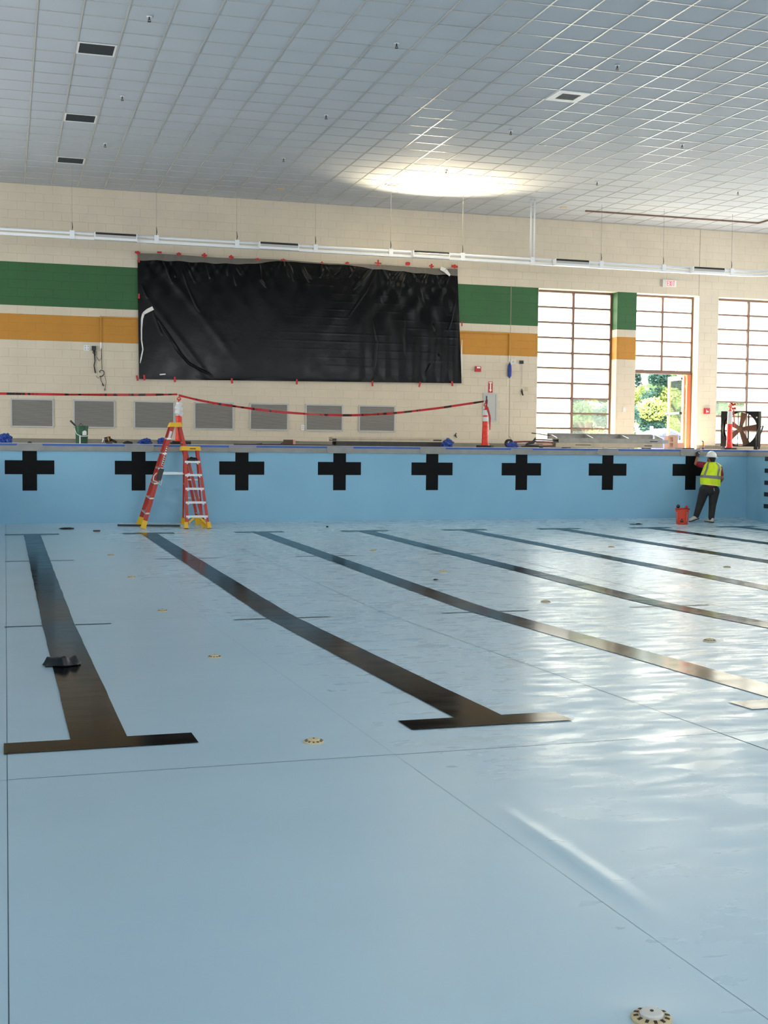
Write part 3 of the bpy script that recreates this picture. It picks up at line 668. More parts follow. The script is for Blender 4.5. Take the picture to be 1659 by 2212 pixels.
def hem_h(u):
    for (a, ha), (c, hc2) in zip(((0, .17), (.34, .13), (.42, .035), (.64, .03), (.72, .12), (1.0, .17))[:-1], ((.34, .13), (.42, .035), (.64, .03), (.72, .12), (1.0, .17))):
        if u <= c: return ha+(hc2-ha)*(u-a)/(c-a)
    return .17
def hem(u, v):
    P = tarp_pt(u, 0.); Q = tarp_pt(u, .05); R = P.copy(); R.z = P.z+.02-hem_h(u)*v*(1+.06*math.sin(u*90)); R.y = min(P.y, Q.y)-.012-.010*abs(math.sin(u*70))*v; return R
sub('folded_hem', 'polysheen', tarp, lambda q: q.grid(hem, 220, 4), True)
def tape(cx, cz, arms, y):
    q = MB()
    for k, (l, w_, a) in enumerate(arms):
        dvec = Vector((math.cos(math.radians(a)), 0, math.sin(math.radians(a))))
        q.beam(Vector((cx, y-.002*k, cz))-dvec*l/2, Vector((cx, y-.002*k, cz))+dvec*l/2, w_, .002, side=dvec.cross(Vector((0, 1, 0))))
    q.build('tape_strip', 'redtape', tarp)
tops = [(297, 546, [(.13, .05, -8), (.08, .05, 70)]), (344, 545.5, [(.11, .045, 0)]), (386, 549, [(.11, .045, 2), (.07, .05, 90)]), (441, 552, [(.13, .045, -4), (.11, .05, 88)]), (499, 556, [(.12, .045, -5), (.10, .05, 95)]), (556, 560.5, [(.14, .03, -4), (.06, .04, 90)]), (612, 562, [(.13, .03, -5), (.07, .03, 90)]), (695, 568, [(.06, .03, -10), (.07, .03, 95)]), (749, 568.5, [(.10, .04, 12), (.06, .05, 120)]), (816, 569, [(.18, .035, -3), (.17, .045, 92)]), (880, 570, [(.13, .06, 4), (.09, .09, 90)]), (931, 575, [(.13, .035, -6), (.11, .05, 86)]), (981, 576, [(.18, .06, -6), (.10, .06, 80)])]
for px, py, arms in tops:
    P = atY(px, py, YT); tape(P.x, P.z, arms, YT-.035)
for px, py in ((296, 817), (311, 816), (377, 820), (500, 823), (640, 825), (803, 829), (905, 831), (975, 829)):
    P = atY(px, py, YT); tape(P.x, P.z, [(.13, .05, 90+random.uniform(-14, 14))], YT-.06)
for px, py in ((300, 562), (300, 640), (305, 712), (997, 700)):
    P = atY(px, py, YT); tape(P.x, P.z, [(.12, .035, 90)], YT-.03)
def ribbon(q, pts, w_, y):
    P = [atY(a, c, YT) for a, c in pts]
    for i in range(len(P)-1):
        A, B = P[i].copy(), P[i+1].copy(); A.y = B.y = y; q.beam(A, B, w_[i], .003, side=(1, 0, .3), w2=w_[i+1])
sub('torn_strip', 'whitestrip', tarp, lambda q: ribbon(q, [(330, 666), (318, 672), (309, 678), (306, 690), (305, 712), (305, 735), (308, 755), (304, 775), (302, 785)], [.09, .09, .06, .05, .03, .03, .03, .03, .01], YT-.07))
sub('torn_strip', 'whitestrip', tarp, lambda q: ribbon(q, [(950, 580), (960, 585), (970, 596)], [.09, .11, .05], YT-.07))
sub('torn_strip', 'whitestrip', tarp, lambda q: ribbon(q, [(344, 809.5), (357, 808.5)], [.03, .03], YT-.07))
sub('edge_lining', 'whitestrip', tarp, lambda q: ribbon(q, [(996, 735), (995, 760), (996, 790), (997, 815)], [.015, .03, .025, .01], YT-.07))

# ------------------------------------------------------------------ things on the block wall
lv = [(26, 865, 113, 920), (161, 865, 246, 921.5), (292, 868, 374, 923.5), (422, 871, 500, 925), (542, 873, 621, 926.5), (662, 875, 738, 929), (777, 879, 850.5, 930.5)]
ords = ['first', 'second', 'third', 'fourth', 'fifth', 'sixth', 'seventh']
for n, (a, b0, c, d0) in enumerate(lv):
    P, Q = atY(a, b0, YW), atY(c, d0, YW); z0, z1 = 2.015, 2.625; x0, x1 = P.x, P.x+.915
    r = thing('wall_louver', ((x0+x1)/2, YW-.01, z0-.03), 'grey louvred wall grille with pale frame, %s from the left' % ords[n], 'grille', 'row of louvred grilles low on the wall')
    sub('frame', 'louver_frame', r, lambda q: [q.box(*t) for t in (((x0-.035, YW-.03, z0-.035), (x1+.035, YW-.005, z0)), ((x0-.035, YW-.03, z1), (x1+.035, YW-.005, z1+.035)), ((x0-.035, YW-.03, z0), (x0, YW-.005, z1)), ((x1, YW-.03, z0), (x1+.035, YW-.005, z1)))])
    sub('backing', 'louver_back', r, lambda q: q.box((x0, YW-.009, z0), (x1, YW-.005, z1)))
    sub('slats', 'grille', r, lambda q: [q.beam((x0, YW-.018, z0+.011+k*.0203), (x1, YW-.018, z0+.011+k*.0203), .004, .018, side=(0, .6, .8)) for k in range(30)], kind='stuff')
    for sx in (x0-.018, x1+.018):
        for sz in (z0-.018, z1+.018): sub('screw', 'darkmetal', r, lambda q: q.lathe((sx, YW-.033, sz), [(.006, 0), (.006, .004)], 6, axis='Y'))
def plate(name, x0, z0, x1, z1, d, m, label, cat, extra=None, group=None):
    r = thing(name, ((x0+x1)/2, YW-.006, z0), label, cat, group)
    sub('cover', m, r, lambda q: q.box((x0, YW-.006-d, z0), (x1, YW-.005, z1)))
    if extra: extra(r)
    return r
def sockets(x, z):
    def f(r):
        for dx in (-.032, .032):
            for dz in (-.03, .03): sub('socket', 'grille', r, lambda q: q.box((x+dx-.014, YW-.022, z+dz-.018), (x+dx+.014, YW-.018, z+dz+.018)))
    return f
plate('outlet_plate', 1.81, 3.83, 1.945, 3.96, .012, 'white', 'white double socket plate beside the hanging black adapter', 'socket', sockets(1.878, 3.895))
plate('outlet_plate', 7.145, 2.00, 7.22, 2.13, .012, 'white', 'small white socket plate between the fifth and sixth grilles', 'socket', lambda r: [sub('socket', 'grille', r, lambda q: q.box((7.168, YW-.022, z), (7.197, YW-.018, z+.03))) for z in (2.025, 2.075)])
plate('switch_plate', 16.11, 2.61, 16.21, 2.75, .012, 'offwhite', 'pale switch plate on the pier left of the doorway', 'switch', lambda r: sub('rocker', 'white', r, lambda q: q.box((16.145, YW-.026, 2.65), (16.175, YW-.018, 2.71))))
plate('wall_plate', 12.80, 3.81, 12.945, 3.94, .012, 'offwhite', 'cream blank plate right of the blue hanging cover', 'wall plate', lambda r: sub('knockout', 'mortar', r, lambda q: q.lathe((12.87, YW-.022, 3.875), [(.03, 0), (.03, .004)], 12, axis='Y')))
# hanging adapter and cords
r = thing('wall_adapter', (2.05, YW-.01, 3.1), 'black adapter on the wall with coiled black cables hanging down', 'adapter')
sub('body', 'black', r, lambda q: q.box((1.99, YW-.07, 3.83), (2.095, YW-.006, 3.94)))
sub('plate', 'offwhite', r, lambda q: q.box((1.98, YW-.012, 3.82), (2.105, YW-.005, 3.965)))
def wpt(px, py, d=.03): P = atY(px, py, YW); P.y = YW-d; return P
sub('cable', 'cord', r, lambda q: (q.tube([wpt(203, 755), wpt(200, 762), wpt(207, 768), wpt(207, 760), wpt(203, 757)], .009, 6), q.tube([wpt(203, 756), wpt(205, 780), wpt(203, 790), wpt(206, 806)], .014, 6), q.tube([wpt(208, 771), wpt(214, 780), wpt(219, 774), wpt(219, 752)], .006, 6)), True)
r = thing('hanging_cable', (2.25, YW-.02, 2.8), 'thin looped black cable hanging below the gold conduit', 'cable')
sub('lead', 'cord', r, lambda q: (q.tube([wpt(219, 752), wpt(220, 798)], .007, 6), q.tube([wpt(216, 805), wpt(215, 802), wpt(219, 799.5), wpt(224, 802), wpt(225, 808), wpt(220, 813), wpt(215, 813)], .011, 6), q.tube([wpt(217, 812), wpt(218, 822), wpt(223, 832)], .007, 6), q.tube([wpt(226, 812), wpt(229, 826), wpt(226, 843)], .005, 6), q.tube([wpt(207, 812), wpt(212, 817), wpt(218, 812)], .005, 6)), True)
sub('plug', 'cord', r, lambda q: (q.tube([wpt(221, 829), wpt(223.5, 834)], .016, 6), q.tube([wpt(226.5, 839), wpt(226, 844)], .011, 6)))
r = thing('surface_conduit', (2.7, YW-.02, 3.9), 'gold painted surface conduit left of the covered board', 'conduit')
sub('riser', 'gold', r, lambda q: q.box((2.19, YW-.034, DECK+12*CH), (2.225, YW-.0075, 4.66)))
sub('run', 'gold', r, lambda q: q.box((2.225, YW-.034, 4.62), (3.15, YW-.0075, 4.655)))
sub('tail', 'white', r, lambda q: q.box((2.192, YW-.034, 3.88), (2.223, YW-.0075, DECK+12*CH)))
r = thing('surface_conduit', (12.1, YW-.02, 3.9), 'gold painted surface conduit right of the covered board', 'conduit')
sub('run', 'gold', r, lambda q: q.box((11.3, YW-.034, 4.60), (12.74, YW-.0075, 4.635)))
sub('riser', 'gold', r, lambda q: q.box((12.74, YW-.034, DECK+12*CH), (12.775, YW-.0075, 4.64)))
sub('tail', 'offwhite', r, lambda q: q.box((12.742, YW-.034, 3.87), (12.773, YW-.0075, DECK+12*CH)))
r = thing('hanging_cover', (12.755, YW-.05, 3.53), 'blue plastic cover hanging under the right conduit', 'cover')
zc = lambda py: atY(1099, py, YW).z
sub('cover', 'bluecord', r, lambda q: q.lathe((12.755, YW-.06, 0), [(.012, zc(817)), (.05, zc(812)), (.055, zc(800)), (.045, zc(790)), (.02, zc(785))], 10), True)
sub('lead', 'cord', r, lambda q: q.tube([(12.757, YW-.03, 3.875), (12.755, YW-.06, zc(786))], .006, 6))
r = thing('wall_device', (13.1, YW-.03, 2.95), 'small black wall box with a thin dangling lead and clip', 'adapter')
sub('box', 'black', r, lambda q: q.box((13.05, YW-.05, 3.83), (13.155, YW-.005, 3.915)))
sub('lead', 'steel', r, lambda q: q.tube([(13.12, YW-.02, 3.83), (13.13, YW-.02, 3.28)], .004, 6))
sub('clip', 'cord', r, lambda q: (q.tube([wpt(1125, 846), wpt(1126, 840), wpt(1128, 843), wpt(1128, 849)], .008, 6), q.tube([wpt(1125, 844), wpt(1129, 854)], .018, 6)), True)
sub('loop', 'beigefit', r, lambda q: q.tube([wpt(1134, 844), wpt(1135, 836), wpt(1138, 839), wpt(1138, 845), wpt(1135, 844)], .006, 6), True)
# alarm strobe, pull station
r = plate('fire_alarm_strobe', 11.79, 3.59, 11.95, 3.73, .05, 'red', 'red fire alarm strobe right of the covered board', 'fire alarm', lambda r: sub('lens', 'white', r, lambda q: q.box((11.83, YW-.075, 3.675), (11.92, YW-.056, 3.715))))
def pull(r):
    sub('handle', 'white', r, lambda q: (q.box((18.665, YW-.068, 2.63), (18.685, YW-.056, 2.71)), q.box((18.685, YW-.068, 2.66), (18.735, YW-.056, 2.68)), q.box((18.715, YW-.068, 2.64), (18.735, YW-.056, 2.66))))
plate('fire_alarm_pull', 18.62, 2.60, 18.785, 2.76, .05, 'red', 'red fire alarm pull station on the pier right of the doorway', 'fire alarm', pull)
# extinguisher sign and cabinet
r = thing('extinguisher_sign', (12.24, YW-.01, 3.05), 'narrow red wall sign with a white arrow above the steel cabinet', 'sign')
sub('panel', 'red', r, lambda q: q.box((12.18, YW-.012, 3.05), (12.30, YW-.006, 3.34)))
ya = YW-.0125
sub('arrow', 'paper', r, lambda q: (q.prism([(12.222, ya, 3.29), (12.222, ya, 3.13), (12.20, ya, 3.13), (12.24, ya, 3.065), (12.28, ya, 3.13), (12.258, ya, 3.13), (12.258, ya, 3.29)], (0, -.002, 0)), q.box((12.2, ya-.002, 3.295), (12.28, ya, 3.325))))
r = thing('extinguisher_cabinet', (12.23, YW-.01, 2.28), 'grey steel fire extinguisher cabinet let into the block wall', 'cabinet')
sub('frame', 'louver_frame', r, lambda q: [q.box(*t) for t in (((12.03, YW-.03, 2.28), (12.43, YW-.005, 2.325)), ((12.03, YW-.03, 2.995), (12.43, YW-.005, 3.04)), ((12.03, YW-.03, 2.325), (12.075, YW-.005, 2.995)), ((12.385, YW-.03, 2.325), (12.43, YW-.005, 2.995)))])
dr = sub('door', 'louver_frame', r, lambda q: q.box((12.08, YW-.024, 2.33), (12.38, YW-.008, 2.99)))
sub('window_slot', 'black', dr, lambda q: q.box((12.11, YW-.027, 2.62), (12.145, YW-.023, 2.96)))
# exit sign
r = thing('exit_sign', (17.43, YW-.05, 6.04), 'small red lit exit sign above the doorway', 'sign')
sub('housing', 'offwhite', r, lambda q: (q.box((17.23, YW-.06, 6.04), (17.65, YW-.005, 6.24)),))
sub('face', 'paper', r, lambda q: q.box((17.345, YW-.064, 6.055), (17.635, YW-.059, 6.225)))
def letters(q):
    y0, y1 = YW-.068, YW-.063; z0, z1 = 6.07, 6.21; s_ = .014
    def bar(a, c, d, e): q.box((a, y0, d), (c, y1, e))
    x = 17.362; bar(x, x+s_, z0, z1); [bar(x+s_, x+.05, z, z+s_) for z in (z0, (z0+z1)/2-.007, z1-s_)]
    x = 17.425; q.beam((x+.007, (y0+y1)/2, z0), (x+.053, (y0+y1)/2, z1), s_, .005, side=(1, 0, 0)); q.beam((x+.053, (y0+y1)/2-.0004, z0), (x+.007, (y0+y1)/2-.0004, z1), s_, .005, side=(1, 0, 0))
    x = 17.50; bar(x, x+s_, z0, z1)
    x = 17.535; bar(x, x+.06, z1-s_, z1); bar(x+.023, x+.037, z0, z1-s_)
sub('lettering', 'redglow', r, letters)
one('wall_hook', lambda q: (q.tube([wpt(985, 936), wpt(981, 941), wpt(986, 945)], .014, 6), q.lathe((atY(984, 941, YW).x, YW-.02, atY(984, 941, YW).z), [(.02, 0), (.02, .014)], 8, axis='Y')), 'darkmetal', 'small dark hose hook low on the wall beside the orange post', 'hook')

# ------------------------------------------------------------------ barrier posts and tape
def post(x, y, label, wraps, hgt=.93, lean=0.):
    r = thing('barrier_post', (x, y, DECK), label, 'traffic post', 'orange barrier posts on the deck')
    z = DECK
    sub('base', 'rubber', r, lambda q: q.prism([(x+.2*math.cos(t*math.pi/4+.39), y+.2*math.sin(t*math.pi/4+.39), z) for t in range(8)], (0, 0, .045)))
    pr = [(.105, .045), (.10, .07), (.078, .10)]
    for k in range(4):
        a = .10+k*(hgt-.40)/4; e = .10+(k+1)*(hgt-.40)/4; ra = .078-.004*k
        pr += [(ra, a+.005), (ra-.004, e-.02), (ra-.009, e-.012), (ra-.009, e)]
    pr += [(.056, hgt-.29), (.048, hgt-.06), (.03, hgt-.05)]
    o = sub('body', 'conered', r, lambda q: q.lathe((x, y, z), pr, 20)); shade_auto(o, 35)
    sub('handle', 'conered', r, lambda q: (q.tube([(x, y, z+hgt-.06), (x, y, z+hgt+.04)], .018, 8), q.tube([(x-.03, y, z+hgt+.02), (x-.035, y, z+hgt+.06), (x, y, z+hgt+.085), (x+.035, y, z+hgt+.06), (x+.03, y, z+hgt+.02)], .013, 8)), True)
    for (z0, z1, ra, rb) in wraps: sub('reflective_collar', 'conewhite', r, lambda q: q.lathe((x, y, z), [(ra, z0), (rb, z1)], 20))
    return r
C1 = atY(386.5, 950, 27.0); C2 = atY(1047.5, 955, 27.0); C3 = atY(1575.5, 955, 28.2)
p1 = post(C1.x, 27.0, 'orange barrier post with white bagged top behind the tall red ladder', [(.62, .74, .066, .064), (.78, .90, .062, .060)])
sub('plastic_bag', 'whitestrip', p1, lambda q: q.tube([(C1.x+.02*math.sin(k*2.1), 27.0, DECK+.62+.035*k) for k in range(9)], [.07, .085, .078, .088, .075, .084, .078, .07, .05], 10, cap=False), True)
p2 = post(C2.x, 27.0, 'orange barrier post in front of the steel cabinet', [(.60, .70, .068, .066), (.74, .86, .064, .058)])
sub('dark_stick', 'black', p2, lambda q: q.tube([(C2.x+.035, 27.03, DECK+.82), (C2.x+.05, 27.03, DECK+1.10)], .018, 8))
sub('tape_tail', 'redtape', p2, lambda q: (q.beam((C2.x+.02, 26.94, DECK+.93), (C2.x+.085, 26.93, DECK+.70), .05, .003, side=(1, 0, 0)), q.beam((C2.x+.085, 26.93, DECK+.70), (C2.x+.09, 26.93, DECK+.40), .05, .003, side=(1, 0, 0), w2=.02), q.beam((C2.x-.015, 26.94, DECK+1.0), (C2.x-.02, 26.94, DECK+1.08), .03, .003, side=(1, 0, 0))))
p3 = post(C3.x, 28.2, 'orange barrier post in front of the black drum fan', [(.66, .99, .066, .060)], 1.07)
for k in range(7): sub('wrap_line', 'grille', p3, lambda q: q.lathe((C3.x, 28.2, DECK), [(.0665-.0006*k, .70+.038*k), (.0665-.0006*k, .706+.038*k)], 20))
sub('tape_knot', 'redtape', p3, lambda q: [q.beam((C3.x, 28.13, DECK+1.05+.03*k), (C3.x+.10*math.cos(k*2.2), 28.1, DECK+1.06+.03*k+.06*math.sin(k*2.2)), .05, .004, side=(0, .3, 1)) for k in range(6)])
sub('tape_tail', 'redtape', p3, lambda q: q.beam((C3.x+.05, 28.12, DECK+1.02), (C3.x+.085, 28.1, DECK+.55), .03, .003, side=(1, 0, 0)))
def barrier(label, pts, Y0, Y1):
    """printed red tape: ribbon built of alternating red and black printed lengths"""
    P = []
    for i in range(len(pts)-1):
        for k in range(10):
            t = k/10; P.append((pts[i][0]+(pts[i+1][0]-pts[i][0])*t, pts[i][1]+(pts[i+1][1]-pts[i][1])*t))
    P.append(pts[-1]); xs0, xs1 = P[0][0], P[-1][0]
    Q = []
    for x, y in P: Q.append(atY(x, y, Y0+(Y1-Y0)*(x-xs0)/(xs1-xs0)))
    for _ in range(12):      # relax into a smooth sag
        Q = [Q[0]]+[(Q[i-1]+Q[i]*2+Q[i+1])/4 for i in range(1, len(Q)-1)]+[Q[-1]]
    b = MB(); n = len(Q); vs = []
    for i, p in enumerate(Q):
        tw = .55*math.sin(i*.21)+.25*math.sin(i*.53); hw = .026
        vs += [p+Vector((0, hw*math.sin(tw), hw*math.cos(tw))), p-Vector((0, hw*math.sin(tw), hw*math.cos(tw)))]
    for i in range(n-1): b.add([vs[2*i], vs[2*i+1], vs[2*i+3], vs[2*i+2]], [(0, 1, 2, 3)], 0)
    o = tag(b.build('barrier_tape', ['redtape']), label, 'barrier tape', 'red barrier tape'); o.data.materials[0] = MT['printtape']
    md = o.modifiers.new('thick', 'SOLIDIFY'); md.thickness = .002
    return o
pm = mat('printed_red_tape', (182, 28, 32), .45); MT['printtape'] = pm
nt = pm.node_tree; g = nt.nodes.new('ShaderNodeNewGeometry'); wv = nt.nodes.new('ShaderNodeTexNoise'); wv.inputs['Scale'].default_value = 5.5; mp = nt.nodes.new('ShaderNodeMapping'); mp.inputs['Scale'].default_value = (1, .2, .2)
nt.links.new(g.outputs['Position'], mp.inputs[0]); nt.links.new(mp.outputs[0], wv.inputs['Vector'])
cr = nt.nodes.new('ShaderNodeMix'); cr.data_type = 'RGBA'; cr.inputs[6].default_value = (*lin((182, 28, 36)), 1); cr.inputs[7].default_value = (*lin((40, 14, 16)), 1)
st_ = nt.nodes.new('ShaderNodeMapRange'); st_.inputs[1].default_value = .54; st_.inputs[2].default_value = .58; nt.links.new(wv.outputs[0], st_.inputs[0]); nt.links.new(st_.outputs[0], cr.inputs[0]); nt.links.new(cr.outputs[2], nt.nodes['Principled BSDF'].inputs[0])
barrier('level run of red barrier tape left of the tall ladder', [(-160, 849), (0, 850), (150, 852.5), (300, 853), (383, 852)], 27, 26.97)
barrier('sagging red barrier tape strung between the two left orange posts', [(386, 854), (440, 867), (500, 877), (600, 890), (700, 896.5), (760, 897.5), (850, 893), (950, 881.5), (1045, 867)], 26.97, 26.97)

# ------------------------------------------------------------------ ladders
def sect(A, B, t): return Vector(A).lerp(Vector(B), t)
zt1 = atY(376, 916, 25.42).z; capx = atY(377.5, 914, 25.42).x
Lr = thing('step_ladder', (3.15, 25.4, floorz(25.4)), 'tall red fibreglass ladder standing open sideways in the pool', 'ladder', 'red ladders in the pool')
fn, ff = Vector((2.62, 25.13, floorz(25.13)+.01)), Vector((2.60, 25.72, floorz(25.72)+.01))
rn, rf = Vector((3.86, 25.20, floorz(25.2)+.01)), Vector((3.80, 25.64, floorz(25.64)+.01))
tn, tf = Vector((capx-.05, 25.28, zt1)), Vector((capx-.05, 25.56, zt1)); un, uf = Vector((capx+.08, 25.30, zt1)), Vector((capx+.08, 25.54, zt1))
for a, c in ((fn, tn), (ff, tf)): sub('front_rail', 'ladder', Lr, lambda q: (q.beam(sect(a, c, .04), c, .012, .085, side=(0, 1, 0)), q.beam(sect(a, c, .04)+Vector((-.038, 0, -.01)), c+Vector((-.038, 0, -.01)), .034, .012, side=(0, 1, 0)), q.beam(sect(a, c, .04)+Vector((.038, 0, .01)), c+Vector((.038, 0, .01)), .034, .012, side=(0, 1, 0))))
for a, c in ((rn, un), (rf, uf)): sub('rear_rail', 'ladder', Lr, lambda q: q.beam(sect(a, c, .04), c, .03, .055, side=(0, 1, 0)))
for a, c in ((fn, tn), (ff, tf), (rn, un), (rf, uf)): sub('foot', 'yellow', Lr, lambda q: (q.beam(a, sect(a, c, .075), .045, .10, side=(0, 1, 0)), q.beam(a, sect(a, c, .012), .06, .13, side=(0, 1, 0))))
for k in range(1, 7):
    t = k/7.0
    sub('step', 'alu', Lr, lambda q: q.beam(sect(fn, tn, t)+Vector((0, -.02, 0)), sect(ff, tf, t)+Vector((0, .02, 0)), .085, .03, side=(1, 0, 0)))
for t in (.12, .36, .60, .82): sub('rear_brace', 'alu', Lr, lambda q: q.beam(sect(rn, un, t), sect(rf, uf, t), .03, .02, side=(1, 0, 0)))
sub('top_cap', 'yellow', Lr, lambda q: q.prism([(capx-.125, 25.22, zt1-.06), (capx+.125, 25.22, zt1-.06), (capx+.105, 25.22, zt1+.03), (capx-.085, 25.22, zt1+.03)], (0, .40, 0)))
sub('spreader', 'alu', Lr, lambda q: (q.beam(sect(fn, tn, .52), sect(rn, un, .52), .022, .008, side=(0, 0, 1)), q.beam(sect(ff, tf, .52), sect(rf, uf, .52), .022, .008, side=(0, 0, 1))))
sub('label_strip', 'paper', Lr, lambda q: q.beam(sect(fn, tn, .60)+Vector((.02, -.009, 0)), sect(fn, tn, .78)+Vector((.02, -.009, 0)), .002, .045, side=(0, 1, 0)))
for k in range(9): sub('print_block', 'black', Lr, lambda q: q.beam(sect(fn, tn, .606+k*.02)+Vector((.02, -.0105, 0)), sect(fn, tn, .616+k*.02)+Vector((.02, -.0105, 0)), .002, .034, side=(0, 1, 0)))
sub('brand_label', 'paper', Lr, lambda q: q.beam(sect(fn, tn, .86)+Vector((.0, -.009, 0)), sect(fn, tn, .93)+Vector((.0, -.009, 0)), .002, .05, side=(0, 1, 0)))
sub('lock_bracket', 'black', Lr, lambda q: q.beam(sect(fn, tn, .46)+Vector((.03, -.02, 0)), sect(fn, tn, .57)+Vector((.03, -.02, 0)), .04, .09, side=(0, 1, 0)))
sub('pull_rope', 'rope', Lr, lambda q: q.tube([sect(fn, tn, .53)+Vector((-.05, -.04, 0)), sect(fn, tn, .50)+Vector((-.09, -.05, 0)), sect(fn, tn, .46)+Vector((-.08, -.05, 0)), sect(fn, tn, .44)+Vector((.02, -.05, .0)), sect(fn, tn, .41)+Vector((.10, -.04, 0)), sect(fn, tn, .47)+Vector((.09, -.04, 0))], .012, 6), True)

L2 = thing('step_ladder', (3.7, 25.25, floorz(25.25)), 'shorter red stepladder facing the camera with white steps', 'ladder', 'red ladders in the pool')
f0, f1 = atY(402, 1142, 25.05), atY(452, 1141, 25.05); f0.z = f1.z = floorz(25.05)+.012
c0, c1 = atY(398, 972, 25.26), atY(428, 972, 25.26); c1.z = c0.z
r0_, r1_ = Vector((f0.x+.04, 25.80, floorz(25.80)+.01)), Vector((f1.x-.02, 25.80, floorz(25.8)+.01)); d0_, d1_ = c0+Vector((.02, .16, 0)), c1+Vector((-.02, .16, 0))
for a, c, s_ in ((f0, c0, 1), (f1, c1, -1)):
    sub('front_rail', 'ladder', L2, lambda q: (q.beam(sect(a, c, .05), c, .02, .075, side=(1, 0, 0)), q.beam(sect(a, c, .05)+Vector((s_*.02, -.035, 0)), c+Vector((s_*.02, -.035, 0)), .055, .012, side=(1, 0, 0))))
for a, c in ((r0_, d0_), (r1_, d1_)): sub('rear_rail', 'ladder', L2, lambda q: q.beam(sect(a, c, .05), c, .03, .05, side=(1, 0, 0)))
for a, c in ((f0, c0), (f1, c1), (r0_, d0_), (r1_, d1_)): sub('foot', 'yellow', L2, lambda q: (q.beam(a, sect(a, c, .08), .07, .085, side=(1, 0, 0)), q.beam(a, sect(a, c, .014), .10, .12, side=(1, 0, 0))))
for py in (1114.5, 1084.5, 1055, 1025.5, 997):
    z = atY(420, py, 25.1).z; t = (z-f0.z)/(c0.z-f0.z); A, B = sect(f0, c0, t), sect(f1, c1, t)
    st2 = sub('step', 'white', L2, lambda q: (q.box((A.x, A.y-.05, z-.012), (B.x, A.y+.05, z+.012)), q.box((A.x, A.y-.052, z-.03), (B.x, A.y-.048, z+.012))))
    for e, s_ in ((A, 1), (B, -1)): sub('step_brace', 'white', st2, lambda q: q.beam((e.x+s_*.07, e.y-.045, z-.02), (e.x+s_*.015, e.y-.045, z-.075), .02, .006, side=(1, 0, 0)))
    if py == 1114.5:
        for e, s_ in ((A, 1), (B, -1)): sub('bottom_brace', 'yellow', L2, lambda q: q.beam((e.x+s_*.16, e.y-.04, z-.03), (e.x-s_*.01, e.y-.04, z-.19), .035, .02, side=(1, 0, 0)))
for t in (.1, .35, .6, .85): sub('rear_brace', 'alu', L2, lambda q: q.beam(sect(r0_, d0_, t), sect(r1_, d1_, t), .03, .015, side=(0, 0, 1)))
sub('top_cap', 'yellow', L2, lambda q: q.prism([(c0.x-.06, c0.y-.08, c0.z-.01), (c1.x+.05, c0.y-.08, c0.z-.01), (c1.x+.045, c0.y-.08, c0.z+.02), (c1.x+.03, c0.y-.08, c0.z+.075), (c0.x-.04, c0.y-.08, c0.z+.08), (c0.x-.06, c0.y-.08, c0.z+.04)], (0, .30, 0)))
sub('cap_label', 'black', L2, lambda q: q.box((c0.x+.10, c0.y-.083, c0.z+.018), (c1.x-.06, c0.y-.079, c0.z+.036)))
sub('spreader', 'alu', L2, lambda q: (q.beam(sect(f0, c0, .55), sect(r0_, d0_, .55), .02, .006, side=(0, 0, 1)), q.beam(sect(f1, c1, .55), sect(r1_, d1_, .55), .02, .006, side=(0, 0, 1))))
def crumple(c, r, seed, n=26, amp=.35, fr=2.2, flat=True):
    q = MB(); q.ball((0, 0, 0), 1.0, n); c = Vector(c); r = Vector(r)
    for i, v in enumerate(q.v):
        d = 1+amp*noise.noise(v*fr+Vector((seed, seed*2, 0)))+amp*.6*abs(noise.noise(v*fr*2.3+Vector((seed, 0, seed))))
        p = Vector((v.x*r.x, v.y*r.y, v.z*r.z))*d
        if flat and p.z < -r.z*.55: p.z = -r.z*.55
        q.v[i] = p
    zm = min(v.z for v in q.v); q.v = [v+c-Vector((0, 0, zm)) for v in q.v]; return q
zt_ = atY(414, 997, 25.1).z+.013
b = crumple((3.62, 25.2, zt_), (.09, .06, .045), 3.3, 20, .5); tag(b.build('work_gloves', 'black', smooth=True), 'bunched black gloves lying on the top step of the shorter ladder', 'gloves')
one('flat_bar', lambda q: q.beam((2.16, 25.60, floorz(25.6)+.022), (3.40, 25.45, floorz(25.45)+.022), .06, .03, side=(0, 1, 0)), 'black', 'long black bar lying on the pool floor under the tall ladder', 'bar')

# ------------------------------------------------------------------ things on the far deck
def bucket(name, c, r1, r2, h, m, label, z0):
    r = thing(name, (c[0], c[1], z0), label, 'bucket')
    x, y = c
    o = sub('body', m, r, lambda q: q.lathe((x, y, z0), [(r1, 0), (r1+.003, .01), (r2-.006, h-.05), (r2, h-.05), (r2+.004, h-.035), (r2, h-.02), (r2+.006, h-.012), (r2+.006, h), (r2-.004, h), (r1-.01, .02)], 28)); shade_auto(o, 35)
    return r
gx = atY(176.5, 940, 26.7).x
r = bucket('bucket', (gx, 26.7), .118, .135, .37, 'greenbucket', 'dark green plastic bucket with a white label on the deck', DECK)
sub('label', 'paper', r, lambda q: q.grid(lambda u, v: (gx+.131*math.sin(.05+.75*u), 26.7-.131*math.cos(.05+.75*u), DECK+.17+.07*v+.03*math.sin(u*3)*v), 8, 2), True)
sub('handle', 'white', r, lambda q: q.tube([(gx-.145, 26.7, DECK+.31), (gx-.11, 26.60, DECK+.20), (gx-.03, 26.555, DECK+.15), (gx+.08, 26.57, DECK+.15), (gx+.14, 26.65, DECK+.17)], .007, 6), True)
sub('white_stripe', 'paper', r, lambda q: q.box((gx-.055, 26.57, DECK+.0), (gx-.03, 26.583, DECK+.17)))
r = thing('hand_tool', (gx-.1, 26.7, DECK+.15), 'black handled tool sticking out of the green bucket', 'tool')
